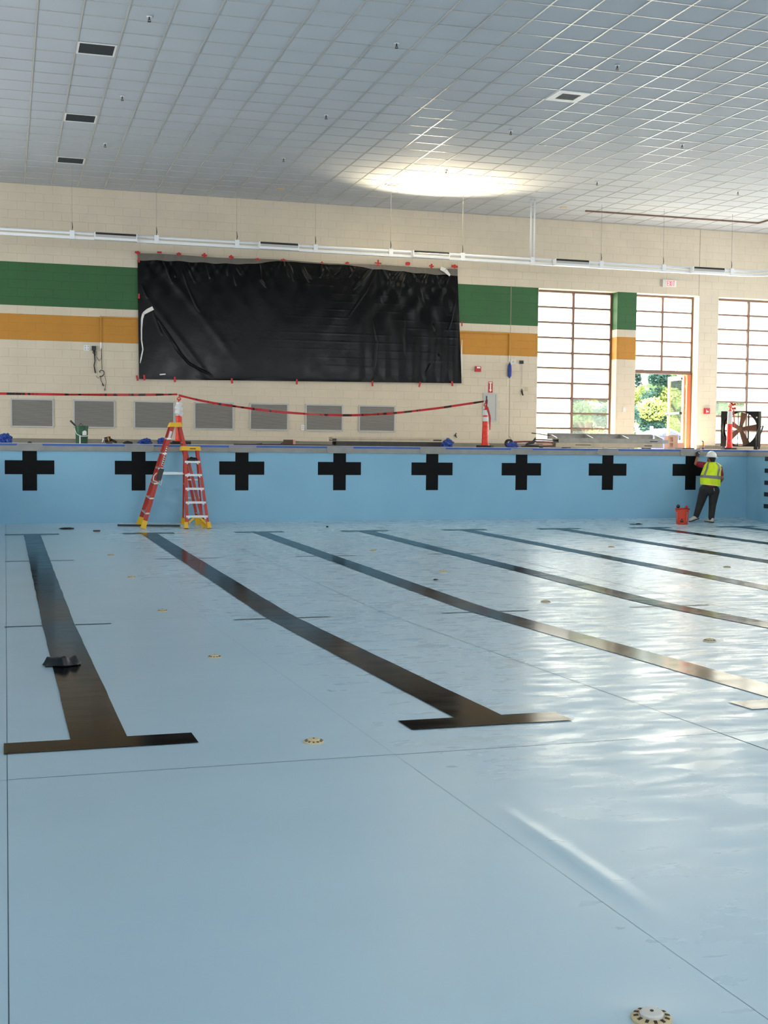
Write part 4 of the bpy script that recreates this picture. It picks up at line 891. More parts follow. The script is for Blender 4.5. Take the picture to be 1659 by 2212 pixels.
sub('grip', 'black', r, lambda q: q.tube([(gx-.09, 26.7, DECK+.33), (gx-.23, 26.7, DECK+.47)], [.014, .02], 8), True)
sub('loop', 'darkmetal', r, lambda q: q.tube([(gx-.06, 26.7, DECK+.03), (gx-.06, 26.7, DECK+.36), (gx-.02, 26.7, DECK+.42), (gx+.04, 26.7, DECK+.36), (gx+.03, 26.7, DECK+.2)], .008, 6), True)
def bag(px, w_, h_, label, seed, Y=26.5, m='bluebag', name='plastic_bag', cat='bag', d=.8, grp='blue plastic bags on the deck'):
    X = atY(px, 958, Y).x; q = crumple((X, Y, DECK), (w_/2, w_/2*d, h_*.62), seed, 44, .55, 2.6)
    return tag(q.build(name, m, smooth=False), label, cat, grp)
bag(10, .26, .17, 'crumpled blue plastic bag at the far left of the deck', 1.1)
bag(314, .24, .11, 'flat blue plastic bag left of the tall ladder', 2.7)
bag(351, .18, .13, 'small blue plastic bag just behind the tall ladder', 4.2)
bag(967, .24, .18, 'round blue plastic bag at the end of the beige plank', 5.9, 26.6)
bag(1107, .22, .12, 'blue plastic bag beside the hand truck wheel', 7.7, 26.38, d=.55)
def tools():
    X = atY(236, 955, 26.5).x; r = thing('power_tool', (X, 26.5, DECK), 'black and yellow power tool lying on the deck', 'tool')
    sub('motor', 'black', r, lambda q: q.tube([(X-.09, 26.5, DECK+.075), (X+.03, 26.5, DECK+.105)], [.06, .055], 10), True)
    sub('collar', 'amber', r, lambda q: q.tube([(X-.03, 26.5, DECK+.09), (X-.01, 26.5, DECK+.095)], .062, 10), True)
    sub('grip', 'black', r, lambda q: q.tube([(X+.02, 26.5, DECK+.09), (X+.15, 26.46, DECK+.03)], .026, 8), True)
    sub('battery', 'darkmetal', r, lambda q: q.box((X-.06, 26.46, DECK), (X+.06, 26.54, DECK+.04)))
    sub('guard', 'whitestrip', r, lambda q: q.tube([(X-.14, 26.5, DECK+.03), (X-.12, 26.5, DECK+.09), (X-.09, 26.5, DECK+.10)], .015, 6), True)
tools()
b = crumple((atY(276, 957, 26.5).x, 26.5, DECK), (.09, .06, .035), 8.8, 18, .5); tag(b.build('glove', 'black', smooth=True), 'dark glove lying between the power tool and a blue bag', 'glove')
xa, xb = atY(372, 955, 26.55).x, atY(412, 954, 26.55).x
one('hose_roll', lambda q: q.tube([(xa, 26.55, DECK+.035), ((xa+xb)/2, 26.53, DECK+.037), (xb, 26.55, DECK+.035)], .035, 10), 'rubber', 'black tube lying on the deck behind the ladders', 'tube')
# brown carton tool
X = atY(624, 955, 26.6).x; r = thing('brown_carton', (X, 26.6, DECK), 'small brown carton on the deck between the third and fourth crosses', 'carton')
sub('carton', 'brown', r, lambda q: q.box((X-.11, 26.54, DECK), (X+.08, 26.66, DECK+.125)))
sub('tape_end', 'pink', r, lambda q: q.box((X+.08, 26.545, DECK), (X+.135, 26.655, DECK+.12)))
sub('strap', 'darkmetal', r, lambda q: (q.tube([(X-.11, 26.6, DECK+.06), (X-.18, 26.58, DECK+.035)], .01, 6), q.tube([(X+.13, 26.6, DECK+.09), (X+.22, 26.58, DECK+.085)], .006, 6)))
xa, xb = atY(505, 960, 26.4).x, atY(720, 961, 26.4).x
one('dark_hose', lambda q: q.tube([(xa+(xb-xa)*k/14, 26.4+.03*math.sin(k*1.3), DECK+.013) for k in range(15)], .013, 8), 'darkmetal', 'thin dark hose lying along the deck near the brown carton', 'hose', smooth=True)
one('pry_tool', lambda q: (q.beam((atY(553, 957, 27).x, 27, DECK+.015), (atY(566, 957, 27).x, 27, DECK+.03), .03, .03), ), 'darkmetal', 'short dark iron lying on the deck left of the brown carton', 'tool')
# long planks, left stack
def plank(name, px0, px1, Y, dpt_, z0, z1, m, label, lips=True, cat='plank', grp='long metal planks on the deck'):
    x0, x1 = atY(px0, 955, Y).x, atY(px1, 958, Y).x
    r = thing(name, ((x0+x1)/2, Y, z0), label, cat, grp)
    t = .012
    sub('web', m, r, lambda q: q.box((x0, Y-dpt_/2+t, z0+t), (x1, Y+dpt_/2-t, z0+t*2)))
    for s_ in (-1, 1):
        ys_ = Y+s_*(dpt_/2-t/2); sub('flange', m, r, lambda q: (q.box((x0, ys_-t/2, z0), (x1, ys_+t/2, z1)), q.box((x0, min(ys_, ys_-s_*.03), z1-.008), (x1, max(ys_, ys_-s_*.03), z1))))
    return r, x0, x1
r, x0, x1 = plank('metal_plank', 722, 962, 27.2, .34, DECK, DECK+.105, 'darkmetal', 'dark weathered lower plank of the left stack on the deck')
for k in range(6): sub('rib', 'darkmetal', r, lambda q: q.box((x0+.2+k*.42, 27.02, DECK+.02), (x0+.23+k*.42, 27.03, DECK+.09)))
r, x0, x1 = plank('metal_plank', 714, 968, 27.2, .32, DECK+.107, DECK+.205, 'beige', 'beige upper plank of the left stack with a dark slot')
sub('end_clip', 'darkmetal', r, lambda q: (q.tube([(x0-.06, 27.05, DECK+.14), (x0-.05, 27.03, DECK+.11), (x0, 27.03, DECK+.12)], .008, 6), q.box((x0, 27.02, DECK+.115), (x0+.09, 27.04, DECK+.165))))
sub('slot', 'black', r, lambda q: q.box((x1-.42, 27.033, DECK+.135), (x1-.22, 27.0405, DECK+.16)))
sub('groove', 'darkmetal', r, lambda q: q.box((x0+.1, 27.036, DECK+.150), (x1-.5, 27.0405, DECK+.155)))
# right stack
r, x0, x1 = plank('metal_plank', 1194, 1424, 27.1, .36, DECK+.02, DECK+.125, 'beige', 'bottom beige plank of the right stack in front of the window')
sub('slot', 'black', r, lambda q: (q.box((x1-.5, 26.913, DECK+.06), (x1-.3, 26.921, DECK+.08)), q.box((x0+.5, 26.913, DECK+.07), (x0+.9, 26.921, DECK+.085))))
for xx in (x0+.3, x1-.4): sub('skid', 'darkmetal', r, lambda q: q.box((xx, 26.95, DECK), (xx+.1, 27.25, DECK+.021)))
r, x0, x1 = plank('metal_plank', 1200, 1436, 27.15, .36, DECK+.127, DECK+.212, 'steel', 'grey middle plank of the right stack in front of the window')
sub('slot', 'black', r, lambda q: q.box((x1-.5, 26.963, DECK+.165), (x1-.3, 26.971, DECK+.185)))
X0, X1 = atY(1192, 940, 27.2).x, atY(1421, 945, 27.2).x
r = thing('channel_frame', ((X0+X1)/2, 27.2, DECK+.213), 'open grey channel frame with cross bars on top of the right stack', 'frame')
zt2 = DECK+.345
sub('rear_rail', 'steel', r, lambda q: q.box((X0, 27.44, DECK+.214), (X1, 27.46, zt2)))
sub('front_rail', 'steel', r, lambda q: q.box((X0+.05, 26.98, DECK+.213), (X1, 27.0, DECK+.24)))
sub('top_lip', 'alu', r, lambda q: q.box((X0, 27.36, zt2), (X1-.05, 27.46, zt2+.01)))
sub('deck_plate', 'beige', r, lambda q: q.box((X0+.05, 27.0, DECK+.214), (X1, 27.44, DECK+.222)))
for k in range(4):
    xx = X0+.02+k*.94; sub('cross_bar', 'alu', r, lambda q: q.prism([(xx, 27.0, DECK+.223), (xx, 27.44, DECK+.223), (xx, 27.44, zt2), (xx, 27.42, zt2), (xx, 27.0, DECK+.25)], (.03, 0, 0)))
sub('lever', 'darkmetal', r, lambda q: q.tube([(X0, 27.3, DECK+.29), (X0-.35, 27.2, DECK+.33), (X0-.52, 27.2, DECK+.345)], .012, 6))
# hand truck lying down
XW = atY(1095, 957, 26.8).x; r = thing('hand_truck', (XW+.5, 26.8, DECK), 'red and black hand truck lying on the deck left of the right stack', 'hand truck')
def wheel(y):
    w_ = sub('wheel', 'rubber', r, lambda q: q.tube([(XW+.078*math.cos(t*math.pi/12), y, DECK+.096+.078*math.sin(t*math.pi/12)) for t in range(24)], .018, 8, closed=True), True)
    sub('hub', 'alu', w_, lambda q: (q.lathe((XW, y-.012, DECK+.096), [(.022, 0), (.022, .024)], 10, axis='Y'), [q.beam((XW, y, DECK+.096), (XW+.07*math.cos(t*2.094+.4), y, DECK+.096+.07*math.sin(t*2.094+.4)), .012, .014) for t in range(3)]))
wheel(26.62); wheel(26.72)
sub('axle', 'darkmetal', r, lambda q: q.tube([(XW, 26.62, DECK+.096), (XW, 26.72, DECK+.096)], .01, 8))
for y in (26.68, 26.92): sub('side_rail', mat('dark_red_paint', (120, 34, 38), .5), r, lambda q: q.tube([(XW+.02, y, DECK+.12), (XW+.5, y, DECK+.145), (XW+1.12, y, DECK+.14)], .016, 8), True)
for k in range(4): sub('cross_rail', 'darkmetal', r, lambda q: q.tube([(XW+.3+.22*k, 26.68, DECK+.135), (XW+.3+.22*k, 26.92, DECK+.135)], .012, 6))
sub('toe_plate', 'black', r, lambda q: (q.prism([(XW+.42, 26.64, DECK+.05), (XW+.62, 26.64, DECK+.10), (XW+.66, 26.64, DECK+.24), (XW+.60, 26.64, DECK+.17), (XW+.44, 26.64, DECK+.10)], (0, .06, 0)),))
sub('grip', 'pink', r, lambda q: (q.beam((XW+.82, 26.62, DECK+.075), (XW+1.06, 26.62, DECK+.08), .04, .03, side=(0, 0, 1)),))
sub('lower_frame', 'darkmetal', r, lambda q: (q.tube([(XW+.3, 26.66, DECK+.03), (XW+.75, 26.62, DECK+.03), (XW+1.15, 26.66, DECK+.06)], .014, 6), q.tube([(XW+.36, 26.6, DECK+.05), (XW+.7, 26.58, DECK+.055)], .012, 6), q.beam((XW+.62, 26.66, DECK+.19), (XW+1.1, 26.7, DECK+.18), .03, .03)))
sub('brake_lever', 'steel', r, lambda q: q.tube([(XW+.02, 26.64, DECK+.15), (XW+.03, 26.64, DECK+.22), (XW-.02, 26.64, DECK+.26)], .008, 6))
X = atY(1171, 968, 26.2).x
b = crumple((X, 26.25, DECK), (.05, .035, .022), 9.4, 16, .3); tag(b.build('rag', 'black', smooth=True), 'small dark rag on the deck edge above the sixth cross', 'rag')
X = atY(64, 956, 26.1).x
b = crumple((X, 26.1, DECK), (.045, .03, .02), 9.9, 14, .2); tag(b.build('sponge', 'black', smooth=True), 'small black pad on the deck edge above the leftmost cross', 'pad')
X = atY(1306, 968, 26.15).x
one('mortar_lump', lambda q: q.prism([(X-.055, 26.1, DECK), (X+.055, 26.1, DECK), (X+.05, 26.1, DECK+.035), (X-.05, 26.1, DECK+.04)], (0, .06, 0)), 'beige', 'small grey brick piece on the deck above the seventh cross', 'brick')
# concrete block, board, mat, bottle
X = atY(1448, 955, 28.6).x
r = thing('concrete_block', (X, 28.6, DECK), 'pinkish concrete block standing on end by the doorway', 'concrete block')
sub('shell', 'cmu', r, lambda q: (q.box((X-.12, 28.5, DECK), (X-.08, 28.7, DECK+.34)), q.box((X+.02, 28.5, DECK), (X+.16, 28.7, DECK+.36)), q.box((X-.08, 28.5, DECK), (X+.02, 28.7, DECK+.05)), q.box((X-.08, 28.5, DECK+.15), (X+.02, 28.7, DECK+.19)), q.box((X-.08, 28.5, DECK+.30), (X+.02, 28.7, DECK+.34))))
X = atY(1470, 955, 29.3).x
one('short_board', lambda q: (q.prism([(X-.11, 29.3, DECK), (X+.11, 29.3, DECK), (X+.105, 29.32, DECK+.17), (X-.11, 29.32, DECK+.165)], (0, .03, 0))), 'pink', 'short pale board leaning at the foot of the open door', 'board')
X = atY(1478, 966, 27.0).x
one('black_mat', lambda q: q.prism([(X-.165, 26.8, DECK), (X+.165, 26.8, DECK), (X+.16, 26.8, DECK+.03), (X-.16, 26.8, DECK+.03)], (0, .35, 0)), 'black', 'flat black mat on the deck in front of the doorway', 'mat')
X = atY(1519, 960, 26.6).x
r = thing('spray_bottle', (X, 26.6, DECK), 'small amber bottle with a dark cap on the deck behind the worker', 'bottle')
o = sub('body', 'amber', r, lambda q: q.lathe((X, 26.6, DECK), [(.028, 0), (.03, .01), (.03, .09), (.012, .12), (.022, .15), (.012, .17)], 12), True)
sub('cap', 'brown', r, lambda q: q.tube([(X, 26.6, DECK+.168), (X, 26.6, DECK+.185), (X-.03, 26.6, DECK+.20)], .013, 8))
sub('base_band', 'bluecord', r, lambda q: q.lathe((X, 26.6, DECK), [(.031, .012), (.031, .04)], 12))
X = atY(1508, 971, 26.12).x
one('putty_knife', lambda q: (q.box((X-.05, 26.1, DECK), (X+.05, 26.14, DECK+.012)),), 'bluecord', 'dark blue scraper on the deck edge by the worker hand', 'tool')
# drum fan
XFc = atY(1597.5, 920, 29.6).x; FWd = 1.0; XF0, XF1 = XFc-.5, XFc+.5; ZF0 = DECK+.085; ZF1 = ZF0+.955
fan = r = thing('drum_fan', ((XF0+XF1)/2, 29.6, DECK), 'large square black drum fan in front of the right window', 'fan')
cxF, czF, rF = (XF0+XF1)/2+.0, (ZF0+ZF1)/2, FWd*.46
def fan_face(y):
    def f(q):
        n = 48; out = []; 
        for k in range(n):
            t = 2*math.pi*k/n; c_, s_ = math.cos(t), math.sin(t); m_ = max(abs(c_), abs(s_)); out.append((cxF+FWd/2*c_/m_, czF+(ZF1-ZF0)/2*s_/m_))
        inn = [(cxF+rF*math.cos(2*math.pi*k/n), czF+rF*math.sin(2*math.pi*k/n)) for k in range(n)]
        vs = [(a, y, z) for a, z in out]+[(a, y, z) for a, z in inn]+[(a, y+.02, z) for a, z in out]+[(a, y+.02, z) for a, z in inn]
        fs = []
        for k in range(n):
            j = (k+1) % n; fs += [(k, j, n+j, n+k), (2*n+k, 3*n+k, 3*n+j, 2*n+j), (k, 2*n+k, 2*n+j, j), (n+k, n+j, 3*n+j, 3*n+k)]
        q.add(vs, fs)
    return f
sub('front_panel', 'fanblack', r, fan_face(29.6)); sub('rear_panel', 'fanblack', r, fan_face(29.94))
sub('side_panel', 'fanblack', r, lambda q: (q.box((XF0, 29.62, ZF0), (XF0+.015, 29.94, ZF1)), q.box((XF1-.015, 29.62, ZF0), (XF1, 29.94, ZF1)), q.box((XF0, 29.62, ZF1-.015), (XF1, 29.94, ZF1)), q.box((XF0, 29.62, ZF0), (XF1, 29.94, ZF0+.015))))
sub('hub', 'brown', r, lambda q: q.lathe((cxF, 29.66, czF), [(.05, 0), (.09, .02), (.09, .08)], 16, axis='Y'))
for k, a in enumerate((5, 77, 149, 221, 293)):
    t = math.radians(a); dvF = Vector((math.cos(t), 0, math.sin(t))); sdF = Vector((-math.sin(t), .35, math.cos(t))).normalized()
    sub('blade', 'brown', r, lambda q: q.beam(Vector((cxF, 29.71, czF))+dvF*.06, Vector((cxF, 29.71, czF))+dvF*(rF-.015), .10, .012, side=sdF, w2=.19))
sub('guard_wire', 'darkmetal', r, lambda q: (q.tube([(cxF-.10, 29.90, czF-rF), (cxF-.10, 29.90, czF+rF)], .010, 6), q.tube([(cxF+.18, 29.90, czF-rF*.92), (cxF+.18, 29.90, czF+rF*.92)], .02, 6), q.tube([(cxF-.35, 29.9, czF-.27), (cxF, 29.9, czF-.1)], .004, 6)))
for xx in (XF0+.05, XF1-.12): sub('foot', 'black', r, lambda q: q.box((xx, 29.63, DECK), (xx+.07, 29.93, ZF0)))
sub('bolt', 'alu', r, lambda q: q.lathe((XF1-.05, 29.59, ZF1-.17), [(.02, 0), (.02, .01)], 8, axis='Y'))
sub('push_handle', 'black', r, lambda q: q.tube([(XF1-.02, 29.5, DECK), (XF1-.02, 29.5, DECK+.42), (XF1+.06, 29.5, DECK+.62), (XF1+.14, 29.5, DECK+.64), (XF1+.10, 29.5, DECK+.50), (XF1+.05, 29.5, DECK+.38), (XF1+.05, 29.5, DECK+.02)], .022, 8), True)
sub('note', 'paper', r, lambda q: q.prism([(cxF-.22, 29.62, ZF1+.0), (cxF+.10, 29.62, ZF1+.0), (cxF+.10, 29.70, ZF1+.13), (cxF-.16, 29.70, ZF1+.15)], (0, .004, 0)))
fan.rotation_euler.z = math.radians(-44)

# ------------------------------------------------------------------ things on the pool floor
def fitting(x, y, R, label, big=False):
    z = floorz(y)+.004+(ridge(x, y) if big else 0)
    r = thing('floor_inlet', (x, y, z), label, 'pool inlet', 'round inlets in the pool floor')
    o = sub('rim', 'beigefit', r, lambda q: q.lathe((x, y, z-.004), [(R, 0), (R, .006), (R*.86, .012), (R*.62, .013), (R*.60, .011)], 28)); shade_auto(o, 30)
    sub('cap', 'offwhite' if big else 'beigefit', r, lambda q: q.lathe((x, y, z), [(R*.58, .006), (R*.58, .014), (R*.5, .018), (R*.1, .019)], 24))
    for k in range(12):
        t = 2*math.pi*(k+.5)/12
        sub('slot', 'grate', r, lambda q: q.beam((x+R*.66*math.cos(t), y+R*.66*math.sin(t), z+.009), (x+R*.88*math.cos(t), y+R*.88*math.sin(t), z+.007), R*.16, .003, side=(-math.sin(t), math.cos(t), 0)))
    sub('screw', 'grate', r, lambda q: q.lathe((x, y, z+.017), [(R*.09, 0), (R*.09, .004)], 10))
ol = ['nearest', 'second nearest', 'third nearest', 'fourth nearest', 'fifth nearest', 'farthest']
for n, y in enumerate((2.745, 6.25, 9.47, 12.78, 16.08, 19.32)):
    fitting(1.555 if n == 0 else 1.53, y, .052 if n == 0 else .056, '%s beige floor inlet in the row between the first and second lanes' % ol[n], n == 0)
for n, y in enumerate((9.26, 12.62, 16.0, 19.4)): fitting(5.72, y, .056, '%s beige floor inlet in the row between the third and fourth lanes' % ['nearest', 'second nearest', 'third nearest', 'farthest'][n])
for n, y in enumerate((15.77, 19.38)): fitting(10.0, y, .056, '%s beige floor inlet in the row between the fifth and sixth lanes' % ['nearer', 'farther'][n])
cy0 = 9.36; q = MB(); X0c, X1c = .265, .51
def cloth(u, v):
    x = X0c+(X1c-X0c)*u+.012*math.sin(v*7+u*4); y = cy0-.09+.16*v+.02*math.sin(u*9)
    e = min(u, 1-u)*min(v, 1-v)*16; e = min(1, max(0, e))
    z = floorz(y)+.01+e*(.022+.028*abs(math.sin(u*7.5+v*2.2))+.02*noise.noise((u*4, v*4, 2))+.015*math.sin(v*5))
    return (x, y, z)
q.grid(cloth, 40, 26); o = tag(q.build('black_rag', 'black', smooth=True), 'crumpled black rag lying across the leftmost lane line', 'rag')
md = o.modifiers.new('thick', 'SOLIDIFY'); md.thickness = .006; md.offset = 1
def lump(name, px, py, r, label, cat, m='black', seed=1., ):
    P = atZ(px, py, -.075); z = floorz(P.y); P = atZ(px, py, z); q = crumple((P.x, P.y, floorz(P.y)+.007), r, seed, 16, .4); return tag(q.build(name, m, smooth=True), label, cat)
lump('work_glove', 144, 1142, (.13, .07, .02), 'flat dark glove on the pool floor below the leftmost cross', 'glove', 'black', 1.7)
P = atZ(209, 1149, -.08)
one('wood_scrap', lambda q: q.beam((P.x-.06, P.y, floorz(P.y)+.02), (P.x+.06, P.y+.03, floorz(P.y)+.02), .06, .026), 'brown', 'small brown wood scrap on the pool floor left of the tall ladder', 'wood scrap')
P = atZ(1374, 1133, -.075)
one('trowel', lambda q: (q.beam((P.x-.14, P.y, floorz(P.y)+.013), (P.x+.14, P.y, floorz(P.y)+.013), .07, .012), q.tube([(P.x, P.y, floorz(P.y)+.02), (P.x+.08, P.y-.04, floorz(P.y)+.026)], .012, 6)), 'black', 'black trowel on the pool floor below the seventh cross', 'tool')
lump('dark_pebble', 707, 1134, (.025, .02, .02), 'black knob on the pool floor below the fourth cross', 'knob', 'black', 4.4)
lump('rubber_scrap', 941, 1254.5, (.03, .02, .012), 'small dark rubber scrap between the third and fourth lanes', 'scrap', 'darkmetal', 2.4)
# orange bucket with tools by the worker
P = atZ(1473, 1132, -.075); bz = floorz(P.y)+.006
r = bucket('bucket', (P.x, P.y), .125, .155, .36, 'redbucket', 'orange red bucket on the pool floor beside the worker', bz)
BX, BY = P.x, P.y
sub('dark_logo', 'black', r, lambda q: [q.grid(lambda u, v: (BX+(.139+.016*(z_+h_*v)/.36-.009)*math.sin(-.55+.42*(u-.5)*w_), BY-(.139+.016*(z_+h_*v)/.36-.009)*math.cos(-.55+.42*(u-.5)*w_), bz+z_+h_*v), 6, 1) for z_, h_, w_ in ((.04, .05, 1.3), (.10, .04, .8), (.145, .045, 1.5), (.20, .04, 1.2))], True)
for s_ in (-1, 1): sub('scale_marks', 'paper', r, lambda q: [q.grid(lambda u, v: (BX+(.142+.01*k/6)*math.sin(-.55+s_*(.78+.12*u)), BY-(.142+.01*k/6)*math.cos(-.55+s_*(.78+.12*u)), bz+.08+.03*k+.012*v), 2, 1) for k in range(7)])
sub('handle', 'darkmetal', r, lambda q: q.tube([(BX-.165, BY, bz+.32), (BX-.12, BY-.13, bz+.345), (BX, BY-.175, bz+.355), (BX+.12, BY-.13, bz+.345), (BX+.165, BY, bz+.32)], .006, 6), True)
r = thing('roller_tool', (BX-.09, BY, bz+.1), 'black round handled tool standing in the orange bucket', 'tool')
sub('handle', 'darkmetal', r, lambda q: q.tube([(BX-.09, BY, bz+.03), (BX-.10, BY, bz+.36)], .012, 8))
sub('knob', 'black', r, lambda q: q.ball((BX-.105, BY, bz+.40), (.045, .03, .045), 14), True)
r = thing('red_tool', (BX+.1, BY, bz+.1), 'bright red handled tool standing in the orange bucket', 'tool')
sub('shaft', 'steel', r, lambda q: q.tube([(BX+.09, BY, bz+.03), (BX+.10, BY, bz+.36)], .01, 8))
sub('handle', 'red', r, lambda q: q.tube([(BX+.10, BY, bz+.34), (BX+.105, BY, bz+.38), (BX+.11, BY, bz+.42)], [.026, .034, .022], 10), True)

# ------------------------------------------------------------------ worker
def pp(x, y, Y): return atY(x, y, Y)
S_ = 1/93.0
def blob(name, m, parent, caps, balls=(), vox=.012, smooth_it=6):
    q = MB()
    for pts, rs in caps:
        fine_p, fine_r = [], []
        for i in range(len(pts)-1):
            for k in range(6):
                t = k/6; fine_p.append(Vector(pts[i]).lerp(Vector(pts[i+1]), t)); fine_r.append(rs[i]+(rs[i+1]-rs[i])*t)
        fine_p.append(Vector(pts[-1])); fine_r.append(rs[-1])
        q.tube(fine_p, fine_r, 14)
        for p, r_ in zip(pts, rs): q.ball(p, r_*.995, 14)
    for p, r_ in balls: q.ball(p, r_, 16)
    o = q.build(name, m, parent, True)
    rm = o.modifiers.new('join', 'REMESH'); rm.mode = 'VOXEL'; rm.voxel_size = vox; rm.use_smooth_shade = True
    sm = o.modifiers.new('smooth', 'SMOOTH'); sm.iterations = smooth_it; sm.factor = .5
    return o
RF = atZ(1536, 1130.5, -.07); RFz = floorz(25.2)+.008
wk = thing('person', (15.45, 25.3, floorz(25.3)), 'worker in white hard hat, yellow vest and dark trousers reaching up to the gutter', 'person')
hipL, hipR = pp(1522, 1058, 25.36), pp(1543, 1060, 25.32)
kneeR, ankR = pp(1539, 1091, 25.36), pp(1536.5, 1119, 25.27)
kneeL, ankL = pp(1512, 1090, 25.52), pp(1504.0, 1114.5, 25.40)
pel = pp(1533, 1054, 25.36); waist = pp(1534, 1040, 25.42); chest = pp(1538, 1020, 25.50); neck = pp(1537, 1001, 25.56)
shL, shR = pp(1525, 1006, 25.60), pp(1553, 1012, 25.46)
elbL = pp(1503.5, 1001.5, 25.74); wrL = pp(1506.5, 987, 25.85); haL = pp(1508.5, 979.5, 25.895)
elbR = pp(1559.5, 1034, 25.38); wrR = pp(1552, 1044.5, 25.58); haR = pp(1546, 1043, 25.66)
head = pp(1537, 991, 25.58)
# the body (one continuous surface; face, ears and hands are part of it)
face = Vector((-.35, .92, 0)).normalized()
caps = [([pel, waist, chest, neck], [.13, .125, .13, .058]), ([neck, head], [.058, .06]), ([chest, shL], [.10, .065]), ([chest, shR], [.10, .065]),
        ([shL, elbL, wrL], [.058, .046, .032]), ([shR, elbR, wrR], [.058, .046, .034]), ([hipL, kneeL, ankL], [.085, .058, .04]), ([hipR, kneeR, ankR], [.085, .058, .04]), ([hipL, hipR], [.085, .085]),
        ([wrL, haL], [.03, .034]), ([wrR, haR], [.03, .034])]
balls = [(head, (.078, .095, .115)), (head+face*.06+Vector((0, 0, -.05)), (.055, .055, .05)), (head+face*.10+Vector((0, 0, -.015)), (.016, .02, .022)), (head+Vector((.078, -.0, -.01)), (.016, .022, .032)), (head-Vector((.078, .0, .01)), (.016, .022, .032)), (head+face*.09+Vector((0, 0, -.055)), (.024, .014, .008)), (head+face*.075+Vector((.03, .01, .02)), (.018, .02, .012)), (head+face*.075+Vector((-.03, -.01, .02)), (.018, .02, .012))]
def fingers(h, along, across, curl, L_=.07):
    out = []
    for k in range(4):
        b0 = h+across*(-.030+.020*k)+along*.02; l = L_*(1-.12*abs(k-1.4)); out.append(([b0, b0+along*l*.5+curl*.008, b0+along*l*.85+curl*.028, b0+along*l*.9+curl*.05], [.0105, .010, .009, .008]))
    t0 = h-across*.03-along*.02; out.append(([t0, t0-across*.025+along*.02+curl*.01, t0-across*.02+along*.05+curl*.025], [.012, .011, .009]))
    return out
alL = (haL-wrL).normalized(); acL = Vector((1, .1, 0)).normalized(); cuL = Vector((.1, 1, .1)).normalized()
alR = (haR-wrR).normalized(); acR = Vector((0, .2, 1)).normalized(); cuR = Vector((0, 1, 0))
caps += fingers(haL, alL, acL, cuL)+fingers(haR, alR, acR, cuR)
blob('body', 'skin', wk, caps, balls, .008, 4)
blob('hair', 'hair', wk, [([head+Vector((.0, -.045, .0)), head+Vector((.0, -.05, -.055))], [.072, .055])], [(head+Vector((0, -.02, .03)), (.084, .09, .085))], .009, 4)
# glove on the raised hand
gl = blob('glove', 'glove', wk, [([wrL+alL*.0, haL], [.040, .042])]+[(p, [r_+.004 for r_ in rs]) for p, rs in fingers(haL, alL, acL, cuL)], (), .006, 3)
sub('back_patch', 'offwhite', wk, lambda q: q.ball(haL+Vector((-.005, -.034, -.01)), (.026, .012, .036), 12), True)
# shirt
blob('shirt', 'shirt', wk, [([pel+Vector((0, 0, .05)), waist, chest], [.135, .135, .14]), ([chest, shL], [.12, .082]), ([chest, shR], [.12, .082]), ([shL, shL.lerp(elbL, .72)], [.082, .070]), ([shR, shR.lerp(elbR, .62)], [.080, .068])], (), .012, 6)
# trousers
blob('trousers', 'pants', wk, [([pel+Vector((0, 0, .03)), pel-Vector((0, 0, .03))], [.13, .15]), ([hipL, kneeL, ankL], [.125, .088, .066]), ([hipR, kneeR, ankR], [.125, .086, .068]), ([hipL, hipR], [.12, .12]), ([pel+Vector((-.04, -.02, -.05)), pel+Vector((.06, -.03, -.06))], [.125, .12])], (), .012, 5)
sub('pocket_tag', 'grille', wk, lambda q: q.beam(pp(1542, 1054, 25.19), pp(1543, 1061, 25.18), .015, .008))
# vest: lofted shell with reflective bands
VR = [(1046.5, 1515.0, 1553.5, 25.40), (1038, 1514.8, 1554.0, 25.43), (1029, 1514.6, 1555.0, 25.46), (1020, 1517.5, 1556.5, 25.49), (1012, 1520.5, 1558.0, 25.52), (1005, 1522.0, 1557.5, 25.54), (1000.5, 1524.5, 1551.0, 25.56), (998, 1529, 1545, 25.57)]
def vest_pt(t, a, off=0.):
    """t 0..1 hem to neck; a angle, -90deg faces the viewer"""
    f = t*(len(VR)-1); i = min(len(VR)-2, int(f)); f -= i
    y, xa, xb, Y = [VR[i][k]+(VR[i+1][k]-VR[i][k])*f for k in range(4)]
    L0, R0 = pp(xa, y, Y), pp(xb, y+ (4.5 if t < .3 else 3.5*(1-t)), Y); c = (L0+R0)/2; hw = (R0.x-L0.x)/2; hd = .185-.02*t-.05*max(0, t-.6)/.4*1.3
    fold = .008*math.sin(a*9+t*5)*(1-t)
    return c+Vector(((hw+off+fold)*math.cos(a), (hd+off+fold)*math.sin(a), (R0.z-L0.z)/2*math.cos(a)))
ve = sub('vest', 'hivis', wk, lambda q: q.grid(lambda u, v: vest_pt(v, u*2*math.pi), 48, 28), True)
def band(t0, t1, a0, a1, off=.006, tilt=0.): return lambda q: q.grid(lambda u, v: vest_pt(t0+(t1-t0)*v+tilt*(u-.5), a0+(a1-a0)*u, off), 32, 3)
P2 = math.pi; AV = -P2/2-.55
sub('reflective_band', 'reflect', ve, band(.245, .335, 0, 2*P2), True)
sub('reflective_strap', 'reflect', ve, lambda q: q.grid(lambda u, v: vest_pt(.33+.63*v, AV-.66+.26*u+.08*v, .0065), 3, 14), True)
sub('reflective_strap', 'reflect', ve, lambda q: q.grid(lambda u, v: vest_pt(.33+.58*v, AV+.72+.28*u-.02*v, .0065), 3, 14), True)
sub('piping', 'hivisedge', ve, band(.0, .03, 0, 2*P2, .005), True)
for sgn in (-1, 1): sub('piping', 'hivisedge', ve, lambda q: q.grid(lambda u, v: vest_pt(.45+.5*v, AV+sgn*(1.08+.12*u-.02*v), .007), 2, 10), True)
